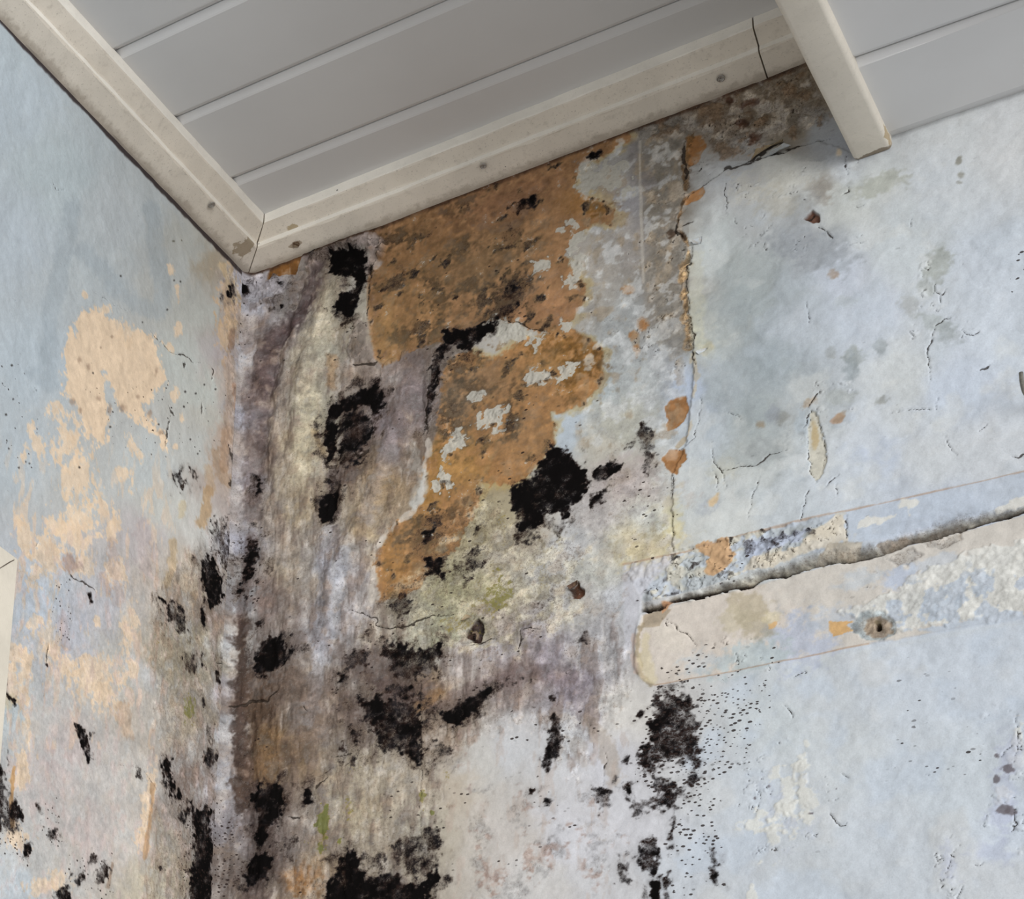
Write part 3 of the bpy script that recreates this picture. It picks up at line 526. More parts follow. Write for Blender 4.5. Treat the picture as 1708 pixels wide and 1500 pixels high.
    for pts, val, amp in K:
        idx, m_ = w.mask(pts, amp * 1.0, 2.5 + amp * .9, .6); w.add('mold', (idx, m_), val)
        c_ = np.mean(np.array(pts), 0); 
        if val > .8: w.hgt[idx] -= .5 * m_
        # brownish-grey bloom round each colony
        idx = w.box(pts, 40); s = w.sdf(pts, idx) + (amp + 4) * w.nB[idx]
        k_ = .34 if c_[0] > 860 else .50
        w.add('mold', (idx, sstep(-16 - 2.4 * amp, 0, s)), val * k_)
    for pts, den in [([(1085,1160),(1150,1150),(1185,1200),(1190,1280),(1120,1320),(1060,1300)], 1.3), ([(1080,1145),(1130,1130),(1200,1150),(1225,1230),(1200,1300),(1150,1340),(1075,1340)], 1.0), ([(1150,1150),(1240,1120),(1285,1140),(1270,1200),(1250,1260),(1200,1300),(1170,1280)], .7),
                     ([(1215,1140),(1262,1142),(1250,1200),(1215,1215)], .6), ([(1200,1285),(1256,1266),(1256,1274),(1210,1298)], .9), ([(1120,1330),(1195,1330),(1200,1400),(1170,1450),(1125,1480),(1120,1400)], .62),
                     ([(1105,1110),(1150,1095),(1190,1080),(1190,1105),(1130,1135),(1100,1140)], .5), ([(1160,1080),(1178,1075),(1185,1110),(1170,1115)], .5), ([(1178,1410),(1202,1410),(1204,1500),(1180,1500)], .5), ([(1120,1450),(1180,1440),(1180,1560),(1120,1560)], .25),
                     ([(1010,790),(1120,800),(1100,880),(1050,890)], .2), ([(400,880),(440,880),(430,1010),(395,1010)], .5), ([(1150,1340),(1180,1345),(1190,1370),(1160,1380)], .45),
                     ([(1280,1090),(1310,1085),(1300,1105)], .6), ([(1460,1120),(1640,1100),(1640,1300),(1500,1300)], .05), ([(360,1350),(400,1350),(395,1600),(355,1600)], .6),
                     ([(1210,940),(1250,920),(1240,960),(1190,975)], .4)]:
        idx, m_ = w.mask(pts, 10, 10); w.add('spk', (idx, m_), den)
    idx = w.box([(400, 430), (1150, 1600)], 0)
    w.spk[idx] = np.maximum(w.spk[idx], .07 * sstep(0, .8, w.nA[idx]))
    # fuzzy brown freckling in the pale middle
    for a in [(980,1330,16,14,0),(870,1350,14,20,0),(915,1375,16,10,0),(980,1378,30,12,0),(930,1425,14,20,0),(860,1480,26,26,0),(1000,1400,30,14,0),(890,1440,20,30,0),(800,1400,14,60,0),(755,1250,12,30,0),(820,1480,16,20,0),(990,1450,16,24,0)]:
        idx, m_ = w.emask(*a, .9, .6); w.paint((idx, m_ * sstep(0, .8, w.nE[idx])), (142, 116, 104), .5, .1); w.grit[idx] = np.maximum(w.grit[idx], m_ * .6)
    idx = w.box([(740, 1160), (1050, 1600)], 0); w.paint((idx, sstep(.5, 1.2, w.nS[idx] + .3 * w.nD[idx])), (170, 152, 140), .3)
    for a in [(1085,915,50,24,-10,(206,190,150),.6),(1122,870,14,50,0,(204,194,150),.55),(1050,900,24,30,0,(198,184,150),.45),(1040,800,40,30,0,(176,160,158),.4),(1090,820,40,24,0,(182,172,168),.4),(1180,850,18,10,-40,(150,156,166),.4),
              (1190,838,4,12,35,(204,176,136),.8),(1210,790,24,16,0,(190,186,168),.4),(1070,860,14,14,0,(204,205,204),.5),(1150,830,10,12,0,(176,168,160),.4)]:
        w.paint(w.emask(*a[:5], .8, .7), a[5], a[6], .06)
    idx, m_ = w.mask([(960,780),(1110,770),(1120,930),(1040,945),(1060,1140),(960,1200),(900,1000)], 16, 14); w.grit[idx] = np.maximum(w.grit[idx], .55 * m_)
    for pl, lv, cv in [([(1130,925),(1400,862),(1400,905),(1290,940),(1160,985),(1080,1000)], .3, -.1), ([(1150,225),(1340,110),(1380,190),(1340,240),(1200,290),(1150,300)], .3, .0), ([(400,455),(500,450),(480,505),(400,500)], .2, -.3),
                       ([(560,390),(640,392),(630,430),(600,420)], .1, -.4), ([(575,540),(618,540),(625,604),(585,600)], .2, -.3), ([(1220,1020),(1320,1010),(1310,1120),(1230,1120)], .3, .1), ([(1100,1010),(1230,985),(1260,1060),(1150,1100)], .5, .45),
                       ([(1230,300),(1450,270),(1440,420),(1240,430)], .4, .35), ([(1330,640),(1420,640),(1410,720),(1330,740)], .3, .25), ([(1230,1250),(1370,1230),(1380,1420),(1230,1420)], .4, .35), ([(1640,1180),(1720,1180),(1720,1400),(1640,1400)], .35, .1),
                       ([(1560,1400),(1720,1380),(1720,1520),(1560,1520)], .4, .3), ([(1540,430),(1600,430),(1620,560),(1520,560)], .4, .35), ([(960,380),(1140,300),(1140,620),(980,620)], .5, .4), ([(780,1040),(960,1040),(960,1120),(780,1120)], .5, .4)]:
        w.curls(pl, lv, .10, 6, cv)
    idx, m_ = w.mask([(640,1000),(705,930),(800,800),(870,880),(980,900),(970,1040),(860,1090),(700,1090)], 16, 14); w.grit[idx] = np.maximum(w.grit[idx], .75 * m_)
    w.paint((idx, m_ * sstep(.0, .9, w.nE[idx])), (186, 178, 156), .5, .05); w.paint((idx, m_ * sstep(.2, 1., -w.nB[idx])), (140, 128, 96), .45, .08)
    # moss and algae
    for a in [(539,1385,9,30,4,.95),(580,1355,8,18,0,.7),(565,1405,4,5,0,.9),(508,1405,8,10,0,.5),(535,1440,6,20,0,.4),(705,1330,6,18,0,.8),(745,1300,6,16,0,.6),(720,1357,4,4,0,.9),(600,1330,22,30,0,.35),(640,1350,40,30,0,.3),
              (830,985,22,26,0,.75),(805,1015,28,16,0,.6),(760,1045,28,14,0,.6),(700,1030,30,18,0,.35),(905,960,14,26,0,.5),(870,945,16,12,0,.4),(770,1020,30,20,0,.35),(835,870,8,16,0,.6),(820,895,8,14,0,.5),(665,1000,20,14,0,.4),
              (820,940,8,10,0,.5),(590,1280,14,22,0,.5),(835,1010,8,10,0,.7),(725,860,10,8,0,.3),(900,930,12,20,0,.3)]:
        w.add('moss', w.emask(*a[:5], .8, .6), a[5])
    idx = w.box([(700, 830), (1000, 1100)], 0); w.white[idx] = np.maximum(w.white[idx], .45 * sstep(.4, 1.1, w.nE[idx] + .3 * w.nB[idx]))
    w.moss[idx] = np.maximum(w.moss[idx], .4 * sstep(.1, 1.0, w.nD[idx]) * sstep(930, 860, w.U[idx]))
    # torn rusty holes
    im = w.mask([(947,981),(956,979),(964,970),(966,978),(974,984),(973,992),(967,998),(956,998),(951,988)], .8, .8); w.paint(im, (74, 48, 36), 1, .2); w.hgt[im[0]] -= 5 * im[1]; w.mold[im[0]] *= 1 - .8 * im[1]
    im = w.mask([(777,1054),(786,1046),(790,1036),(798,1032),(806,1040),(808,1055),(802,1074),(790,1072),(781,1064)], 2, 1); w.paint(im, (52, 38, 34), 1, .25); w.hgt[im[0]] -= 6 * im[1]; w.hgt[im[0]] += im[1] * w.nC[im[0]] * 2
    # grime where the wall meets the trim
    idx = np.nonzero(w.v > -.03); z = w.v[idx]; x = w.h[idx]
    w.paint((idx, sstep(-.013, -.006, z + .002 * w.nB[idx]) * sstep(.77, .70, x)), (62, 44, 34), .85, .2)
    # ---- cracks
    for pts, wd in [([(1212,281),(1225,284),(1253,274),(1275,264),(1300,257),(1326,246),(1345,240)], 1.5), ([(1204,288),(1214,280),(1222,285)], 3.2), ([(1253,271),(1280,252),(1308,236)], 1.8), ([(1345,240),(1362,236),(1385,233)], .7),
                    ([(1146,335),(1160,322),(1185,304),(1205,290)], 1.0), ([(1142,232),(1140,262),(1143,285),(1141,305)], 1.6), ([(1134,367),(1127,386),(1140,394)], 1.8), ([(1140,378),(1156,370)], 1.0), ([(1156,406),(1170,404)], 1.0),
                    ([(1156,408),(1158,428),(1146,449),(1145,472),(1150,507),(1152,530)], .8), ([(1150,530),(1158,561),(1156,596),(1160,610)], 1.3), ([(1166,590),(1178,582)], 1.6),
                    ([(1341,367),(1350,364),(1357,358)], 1.3), ([(1364,377),(1375,381),(1382,392),(1388,399)], 1.5), ([(1600,527),(1575,532),(1560,543),(1556,567),(1547,583),(1548,600),(1550,617),(1555,637)], .9),
                    ([(1605,550),(1613,558),(1622,560),(1640,553)], .7), ([(1370,650),(1358,664),(1350,673),(1347,680)], 1.5), ([(1352,684),(1345,700),(1340,713)], .9), ([(1350,690),(1348,740),(1352,785),(1362,808)], .7), ([(1360,688),(1372,725),(1378,755),(1374,785)], .6),
                    ([(1203,787),(1230,781),(1260,778),(1275,768),(1283,757),(1300,755),(1313,750)], .9), ([(1187,750),(1190,772),(1203,787),(1210,800),(1213,817)], .7), ([(1410,857),(1411,880),(1413,908)], .8), ([(1345,820),(1340,845),(1336,870)], .9),
                    ([(1398,790),(1388,802),(1375,813)], .7), ([(1395,805),(1398,828)], .5), ([(1267,795),(1256,830),(1248,865)], .5), ([(1187,780),(1196,805),(1199,820)], .5), ([(386,1182),(404,1179),(416,1168),(432,1170),(446,1168),(455,1158),(464,1153)], 1.7),
                    ([(582,1017),(606,1025),(625,1029),(630,1044),(650,1049),(675,1048),(697,1037),(722,1028),(760,1024)], 1.0), ([(524,1315),(536,1305),(548,1296)], .9), ([(530,1295),(545,1284),(552,1278)], .6), ([(475,1362),(487,1366),(500,1365)], .9), ([(505,1178),(512,1188)], .6), ([(595,1256),(570,1260),(550,1262)], .7),
                    ([(714,636),(713,665),(710,690),(711,724)], 1.2), ([(702,1130),(701,1200),(703,1280),(700,1400)], .45), ([(843,534),(870,541),(891,549),(910,553),(923,557)], .9), ([(867,1049),(867,1068),(865,1084)], .9), ([(867,1049),(880,1048),(905,1049)], .8),
                    ([(785,1078),(800,1075),(820,1066),(830,1064)], .7), ([(600,762),(607,757),(612,750)], 2.6), ([(587,755),(596,765),(604,760)], 1.2), ([(1688,763),(1700,765),(1708,758),(1730,752)], 1.2), ([(1630,620),(1646,614),(1650,611)], .5), ([(1630,722),(1648,708)], .6),
                    ([(1482,687),(1510,684),(1545,684),(1580,678)], .5), ([(1560,684),(1560,665)], .5), ([(1573,722),(1585,745),(1594,760)], .5), ([(1691,1190),(1698,1215),(1697,1245),(1690,1275)], .8), ([(1697,1249),(1708,1252)], .9), ([(1694,1235),(1680,1250),(1668,1262)], .8), ([(1688,1353),(1693,1368),(1698,1377),(1690,1385),(1684,1388)], 1.0),
                    ([(1597,1416),(1588,1430),(1584,1450),(1576,1458)], .7), ([(1606,1480),(1598,1492),(1600,1510)], .9), ([(1385,1356),(1390,1366),(1400,1377),(1412,1376),(1415,1371)], .9), ([(1380,1334),(1392,1334),(1400,1330)], .6), ([(1624,1442),(1634,1444),(1641,1439)], .9),
                    ([(1261,1314),(1266,1325),(1268,1338),(1260,1352),(1254,1360)], .6), ([(1400,1287),(1410,1295),(1420,1299)], .7), ([(1322,1128),(1334,1122),(1346,1122)], .9), ([(1337,1116),(1345,1120)], .5), ([(1310,1178),(1320,1190),(1322,1198)], .9), ([(1102,1030),(1112,1045),(1110,1030)], .4),
                    ([(1112,1038),(1122,1039),(1130,1050),(1143,1056),(1155,1070),(1163,1078)], .7), ([(1170,665),(1165,700),(1158,730),(1140,745),(1132,752)], .6), ([(1125,792),(1124,815),(1123,830)], .9), ([(1122,795),(1122,860),(1124,921)], .35), ([(1214,690),(1240,700)], .3),
                    ([(1005,1244),(1010,1262),(1006,1290),(1004,1310)], .6), ([(1428,969),(1450,980),(1462,980)], .0), ([(1430,983),(1445,978),(1462,980)], .6), ([(940,1120),(950,1124)], .5), ([(1228,1093),(1233,1108)], .4), ([(1185,950),(1210,945),(1240,930)], .6),
                    ([(1540,1290),(1548,1292)], .4), ([(1347,505),(1348,530),(1352,550)], .5), ([(1288,400),(1262,380)], .0), ([(1213,300),(1212,330),(1214,360)], .6), ([(1414,262),(1411,278),(1414,295)], .8), ([(1412,310),(1418,320),(1408,325)], .9), ([(1425,345),(1440,342)], .6),
                    ([(1228,365),(1228,375)], .8), ([(1520,360),(1518,378)], .3), ([(1560,470),(1556,490)], .7), ([(1556,485),(1572,492),(1580,482)], .8), ([(1568,492),(1570,510)], .6), ([(586,610),(600,608),(622,608),(626,604)], 1.3), ([(622,430),(614,470),(612,520),(612,545)], .9)]:
        if wd > 0: w.crack(pts, wd * 1.1, 1.6)
    for pts in ([(1040,942),(1138,922),(1210,900),(1340,868),(1408,853),(1560,820),(1708,787),(1900,745)], [(1092,1143),(1183,1126),(1385,1086),(1450,1074)]):
        w.stroke(pts, 1.5, (168, 140, 118), .6, .6)
    w.stroke([(1450,1074),(1708,1028),(1900,990)], 1.2, (172, 178, 188), .5, .5)
    # crack relief
    w.hgt -= 1.6 * sstep(2.2, .6, w.crk)
    w.hgt += .18 * w.nC * (w.grit + .3)

# ------------------------------------------------------------------ left wall marks
def mark_left(w):
    w.hgt += 1.0 * w.nA + .25 * w.nD
    # tide marks
    for p_ in ([(120,350),(104,440),(84,520),(78,600),(84,640),(60,625)], [(140,420),(165,445),(195,480),(225,510),(262,522),(272,490),(262,420),(252,350)]):
        w.stroke(p_, 16, (152, 162, 169), .45, 4)
    # peach undercoat showing through
    PE = [(133,515),(160,515),(197,533),(203,571),(229,549),(256,560),(272,613),(272,645),(256,656),(240,680),(277,728),(275,752),(253,720),(229,699),(213,693),(197,672),(176,621),(171,653),(184,685),(184,733),(168,749),(149,731),(128,688),(109,653),(107,587),(123,549)]
    P2 = (222, 197, 168)
    w.paint(w.mask(PE, 8, 2.5), P2, .9, .03)
    for a in [(140,490,5,7,0),(175,515,8,6,0),(210,560,14,20,0),(222,745,10,20,-20),(290,658,6,9,0),(296,550,5,9,0),(284,580,6,10,-30),(350,520,0.1,.1,0),(305,700,4,7,0),(292,745,4,4,0),(285,450,4,8,0),(295,490,4,14,0),(90,690,16,16,0),
              (60,730,8,30,-20),(110,740,22,34,0),(125,800,24,50,0),(130,860,22,30,0),(95,880,14,16,-30),(170,850,14,30,-20),(185,880,14,26,0),(75,930,26,38,20),(120,900,30,26,0),(135,945,20,16,0),(40,900,16,36,0),(30,870,10,14,0),(40,760,8,16,0),(190,960,16,22,0),(215,1050,12,34,0),
              (60,1040,14,12,0),(75,1060,18,14,30),(90,1085,16,16,0),(110,1110,26,20,0),(155,1130,40,30,0),(180,1160,20,30,0),(225,1116,8,14,0),(160,1040,5,10,0),(20,1140,6,30,0),(30,1090,18,24,0),(40,1130,10,50,0),(45,1200,7,60,0),(38,1270,13,26,0),(30,1300,8,20,0),(80,1060,5,40,0),
              (245,1350,9,55,8),(235,1400,10,20,0),(70,1480,24,10,0),(100,1470,16,20,0),(120,960,0.1,.1,0),(220,800,6,20,0),(205,790,8,10,-20),(25,1400,24,20,0),(380,500,16,50,-5),(375,560,12,30,0),(388,520,16,26,0)]:
        if a[2] < 1: continue
        im = w.emask(*a, .8, .3); w.paint(im, P2 if a[0] < 340 else (200, 174, 144), .78, .03)
    w.paint((lambda idx: (idx, sstep(.55, 1.0, w.nS[idx] + .4 * w.nD[idx]) * sstep(700, 850, w.V[idx]) * sstep(330, 250, w.U[idx])))(w.box([(0, 700), (330, 1250)], 0)), (208, 186, 162), .6, .03)
    # pinkish bloom low on the wall
    idx = w.box([(0, 800), (420, 1650)], 0)
    w.paint((idx, sstep(.1, 1.0, w.nE[idx] * .6 + w.nS[idx] * .6) * sstep(820, 950, w.V[idx])), (174, 154, 150), .35)
    w.paint((idx, sstep(.4, 1.1, -w.nE[idx] * .6 + w.nD[idx] * .6) * sstep(900, 1000, w.V[idx])), (196, 196, 194), .45)
    # tan and brown streaks
    for p_, wd, c_, op in [([(290,905),(288,950),(278,975)], 7, (180,158,126), .7), ([(345,820),(342,860),(336,872)], 9, (166,138,104), .75), ([(352,820),(350,780)], 8, (168,142,112), .5), ([(360,760),(368,790),(380,800)], 12, (158,132,106), .6), ([(378,720),(376,780)], 8, (150,122,98), .6),
                           ([(305,840),(302,860)], 6, (182,164,128), .5), ([(325,990),(328,1025)], 6, (140,120,98), .7), ([(255,1310),(250,1370),(240,1430)], 4, (164,124,84), .6), ([(210,1180),(212,1220)], 13, (178,150,124), .55), ([(22,1280),(20,1380)], 3, (170,134,92), .9), ([(188,1440),(180,1480)], 3, (138,118,102), .7),
                           ([(382,600),(384,660),(380,720),(376,770)], 9, (176,150,128), .5), ([(370,445),(385,470),(392,500)], 9, (190,172,138), .5), ([(388,555),(385,580)], 6, (140,110,90), .6), ([(390,640),(392,680)], 4, (150,110,84), .5),
                           ([(115,935),(122,945)], 12, (150,130,124), .7), ([(185,905),(190,960),(200,1000)], 9, (166,146,138), .4), ([(170,960),(180,985)], 8, (160,138,130), .4), ([(105,1030),(110,1080)], 9, (168,152,152), .4), ([(235,880),(245,950)], 16, (172,156,154), .4)]:
        w.stroke(p_, wd, c_, op, wd * .5, .08)
    for a in [(134,685,3,4),(120,670,4,5),(184,683,3,6),(165,665,4,5),(205,680,6,7),(260,622,3,6),(186,562,2,2),(168,580,2,2),(133,600,3,5),(148,612,3,5),(250,690,3,6),(230,662,4,4),(268,722,4,4)]:
        w.paint(w.emask(*a, 0, .5, .7), (150, 128, 110), .65)
    idx = w.box([(330, 430), (440, 900)], 0); q = sstep(352, 392, w.U[idx] + 8 * w.nB[idx]); w.grit[idx] = np.maximum(w.grit[idx], .6 * q)
    w.paint((idx, q * sstep(-.2, .8, w.nB[idx])), (160, 148, 144), .35)
    DIRT = [(255,960),(300,930),(340,880),(400,820),(400,1650),(230,1650),(250,1400),(262,1250),(245,1100)]
    idx, m_ = w.mask(DIRT, 16, 20); w.grit[idx] = np.maximum(w.grit[idx], .7 * m_)
    w.paint((idx, m_ * sstep(.1, 1.0, w.nS[idx])), (112, 98, 86), .38); w.hgt[idx] += m_ * w.nE[idx] * .5
    idx = w.box([(0, 850), (300, 1650)], 0); w.grit[idx] = np.maximum(w.grit[idx], .4 * sstep(850, 950, w.V[idx]))
    K = [([(289,788),(300,787),(306,798),(312,806),(308,818),(300,822),(294,806)], .72, 4), ([(314,782),(326,786),(333,798),(324,803)], .6, 5), ([(331,937),(347,921),(357,942),(368,963),(373,998),(357,1019),(349,1006),(336,971)], .93, 5),
         ([(350,870),(372,860),(385,900),(390,950),(372,955),(350,905)], .58, 9), ([(335,1016),(341,1012),(345,1035),(342,1046),(335,1038)], 1.02, 2), ([(268,1000),(290,998),(306,1020),(318,1050),(314,1062),(290,1050),(270,1025)], .7, 9),
         ([(309,1088),(328,1086),(330,1118),(318,1124),(308,1108)], .62, 7), ([(331,1090),(338,1090),(341,1112),(334,1114)], .78, 3), ([(310,1050),(320,1060),(318,1085),(312,1080)], .5, 6), ([(269,1275),(278,1266),(290,1266),(294,1300),(290,1332),(280,1330),(272,1300)], .98, 5),
         ([(294,1312),(304,1312),(304,1330),(296,1332)], .85, 4), ([(335,1252),(352,1246),(364,1262),(362,1280),(350,1290),(338,1272)], .72, 6), ([(313,1350),(322,1336),(330,1350),(345,1340),(354,1358),(356,1400),(356,1640),(304,1640),(312,1500),(322,1400),(318,1366)], .93, 6),
         ([(298,1360),(312,1348),(316,1366),(306,1380)], .8, 5), ([(352,1352),(400,1345),(404,1640),(352,1640)], .5, 9), ([(360,1080),(392,1100),(395,1190),(372,1160),(358,1130)], .45, 8), ([(358,1118),(368,1118),(370,1140),(360,1138)], .85, 3),
         ([(126,1207),(134,1207),(143,1220),(152,1240),(156,1270),(148,1276),(140,1255),(133,1232)], .9, 3), ([(148,1220),(158,1218),(158,1230),(150,1230)], .7, 4), ([(6,1146),(13,1158),(20,1163),(27,1158),(29,1170),(24,1179),(15,1170),(8,1160)], 1.0, 2.5), ([(9,1132),(13,1132),(12,1145),(9,1145)], .7, 2),
         ([(-10,1272),(8,1262),(10,1290),(14,1320),(30,1340),(38,1360),(30,1386),(18,1392),(0,1380),(-10,1350)], .74, 6), ([(38,1412),(50,1406),(52,1416),(44,1436),(37,1430)], .92, 4), ([(12,1250),(16,1250),(12,1268),(8,1266)], .8, 2),
         ([(75,1382),(88,1384),(97,1382),(98,1396),(86,1404),(76,1394)], .66, 5), ([(60,1340),(66,1340),(72,1358),(64,1358)], .6, 3), ([(86,1345),(94,1345),(90,1365),(84,1366)], .45, 4), ([(120,1460),(138,1450),(145,1470),(130,1482),(120,1478)], .68, 6),
         ([(150,1430),(162,1428),(165,1445),(150,1448)], .6, 5), ([(160,1450),(178,1435),(182,1460),(172,1475),(160,1470)], .66, 6), ([(95,1484),(115,1478),(120,1500),(112,1520),(96,1505)], .78, 6), ([(55,1492),(66,1492),(66,1515),(56,1515)], .6, 4),
         ([(144,988),(149,988),(153,1006),(149,1008),(146,1000)], .95, 1.5), ([(100,985),(104,985),(106,1000),(102,1002)], .45, 4), ([(228,1270),(238,1290),(236,1306),(230,1296)], .55, 5), ([(76,1090),(80,1090),(78,1112),(75,1108)], .7, 2), ([(148,1315),(158,1315),(158,1322),(150,1322)], .55, 3),
         ([(266,1446),(274,1446),(273,1452),(267,1452)], .75, 2), ([(334,1160),(342,1164),(342,1182),(336,1178)], .7, 3), ([(375,486),(382,482),(386,492),(382,500),(376,494)], 1.0, 2), ([(378,476),(385,476),(384,482),(378,482)], .95, 2), ([(340,1200),(352,1210),(356,1250),(345,1240)], .45, 7),
         ([(404,880),(400,1000),(385,960),(392,900)], .3, 7)]
    for pts, val, amp in K:
        idx, m_ = w.mask(pts, amp * 1.0, 2 + amp * .8, .6); w.add('mold', (idx, m_), val)
        idx = w.box(pts, 34); s = w.sdf(pts, idx) + (amp + 3) * w.nB[idx]; w.add('mold', (idx, sstep(-10 - 2.2 * amp, 0, s)), val * (.42 if np.mean(np.array(pts)[:, 0]) > 240 else .2))
    for pts, den in [([(345,860),(390,850),(395,970),(350,960)], .5), ([(85,970),(110,960),(115,1080),(100,1080)], .4), ([(300,1340),(400,1340),(400,1600),(300,1600)], .55), ([(0,1330),(30,1330),(50,1440),(0,1420)], .5), ([(70,1330),(100,1330),(100,1410),(70,1410)], .35), ([(110,1420),(190,1430),(190,1500),(110,1500)], .3), ([(0,600),(60,600),(60,800),(0,800)], .05), ([(130,640),(380,640),(380,760),(200,760)], .06)]:
        idx, m_ = w.mask(pts, 8, 8); w.add('spk', (idx, m_), den)
    for a in [(315,1185,8,22,0,.8),(325,1205,10,20,0,.5),(262,1062,6,14,0,.6),(350,1060,10,20,0,.3),(252,1490,5,10,0,.6),(250,1100,10,24,0,.25),(235,1320,6,10,0,.3)]:
        w.add('moss', w.emask(*a[:5], .8, .6), a[5])
    for a in [(290,402,2.4,1.2,0),(303,401,1.6,1.8,0),(12,1170,12,12,0)]:
        w.paint(w.emask(*a, .4, .4), (90, 84, 70) if a[2] < 5 else (196, 184, 140), .8 if a[2] < 5 else .3)
    for a in [(185,712),(290,468),(300,470),(278,517),(306,679),(308,654),(318,733),(301,592),(330,757),(264,708),(156,622),(10,692),(12,735),(16,748),(32,780),(237,538),(19,610),(44,770),(22,666),(50,773),(202,460),(340,642),(325,657),(132,780),(358,650)]:
        w.paint(w.emask(a[0], a[1], 1.6, 1.7, 0, .3, .3), (60, 56, 54), .9)
    for pts, wd in [([(117,958),(124,965),(139,971),(150,980),(159,985)], 1.1), ([(248,547),(258,560),(267,571)], .6), ([(267,571),(288,589),(302,592),(318,597),(320,604),(334,605)], .7), ([(283,675),(286,686),(290,693)], 1.1), ([(283,699),(279,718),(276,748)], .7), ([(337,672),(337,691)], 1.1),
                    ([(360,1099),(366,1106),(374,1107)], 1.0), ([(371,1126),(380,1126),(385,1133)], 1.0), ([(384,742),(387,756),(391,773),(388,788)], 1.8), ([(383,798),(385,812)], 1.6), ([(352,610),(356,622),(353,634)], .7), ([(80,1075),(78,1090),(76,1108)], .8), ([(89,300),(95,315),(112,319)], .35),
                    ([(155,485),(180,500),(200,512),(212,520)], .35), ([(308,605),(306,614)], 1.2), ([(66,905),(58,915)], .4), ([(240,1285),(262,1318)], .5), ([(170,1275),(240,1280)], .3)]:
        w.crack(pts, wd * 1.1, 1.2)
    # dark gap and grime below the trim
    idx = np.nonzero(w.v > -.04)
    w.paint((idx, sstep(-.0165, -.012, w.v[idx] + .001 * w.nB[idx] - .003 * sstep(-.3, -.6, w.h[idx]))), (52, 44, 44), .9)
    w.hgt -= 1.4 * sstep(2.2, .6, w.crk)
    w.hgt += .15 * w.nC * (w.grit + .3)

# ------------------------------------------------------------------ materials
def new_mat(name):
    m_ = bpy.data.materials.new(name); m_.use_nodes = True; nt = m_.node_tree
    return m_, nt, nt.nodes['Principled BSDF']
def node(nt, t, **kw):
    n_ = nt.nodes.new(t)
    for k, v in kw.items():
        if k in n_.inputs: n_.inputs[k].default_value = v
        else: setattr(n_, k, v)
    return n_
def mixc(nt, fac, a, b, blend='MIX'):
    n_ = nt.nodes.new('ShaderNodeMix'); n_.data_type = 'RGBA'; n_.blend_type = blend
    for s, v in ((n_.inputs[0], fac), (n_.inputs[6], a), (n_.inputs[7], b)):
        if hasattr(v, 'links') or isinstance(v, bpy.types.NodeSocket): nt.links.new(v, s)
        else: s.default_value = v if not isinstance(v, (tuple, list)) else (*v[:3], 1)
    return n_.outputs[2]
def mth(nt, op, a, b=0.0, c=None, clamp=False):
    n_ = nt.nodes.new('ShaderNodeMath'); n_.operation = op; n_.use_clamp = clamp
    for s, v in zip(n_.inputs, (a, b, c)):
        if v is None: continue
        if isinstance(v, bpy.types.NodeSocket): nt.links.new(v, s)
        else: s.default_value = v
    return n_.outputs[0]
def mrange(nt, v, a, b, c=0.0, d=1.0):
    n_ = nt.nodes.new('ShaderNodeMapRange'); n_.interpolation_type = 'SMOOTHSTEP'
    nt.links.new(v, n_.inputs['Value'])
    for k, x in (('From Min', a), ('From Max', b), ('To Min', c), ('To Max', d)): n_.inputs[k].default_value = x
    return n_.outputs[0]
def noise(nt, vec, scale, detail=3, rough=.6, dist=0.0):
    n_ = nt.nodes.new('ShaderNodeTexNoise'); nt.links.new(vec, n_.inputs['Vector'])
    n_.inputs['Scale'].default_value = scale; n_.inputs['Detail'].default_value = detail
    n_.inputs['Roughness'].default_value = rough; n_.inputs['Distortion'].default_value = dist
    return n_.outputs['Fac']
def attr(nt, name, out='Fac'):
    n_ = nt.nodes.new('ShaderNodeAttribute'); n_.attribute_name = name; return n_.outputs[out]

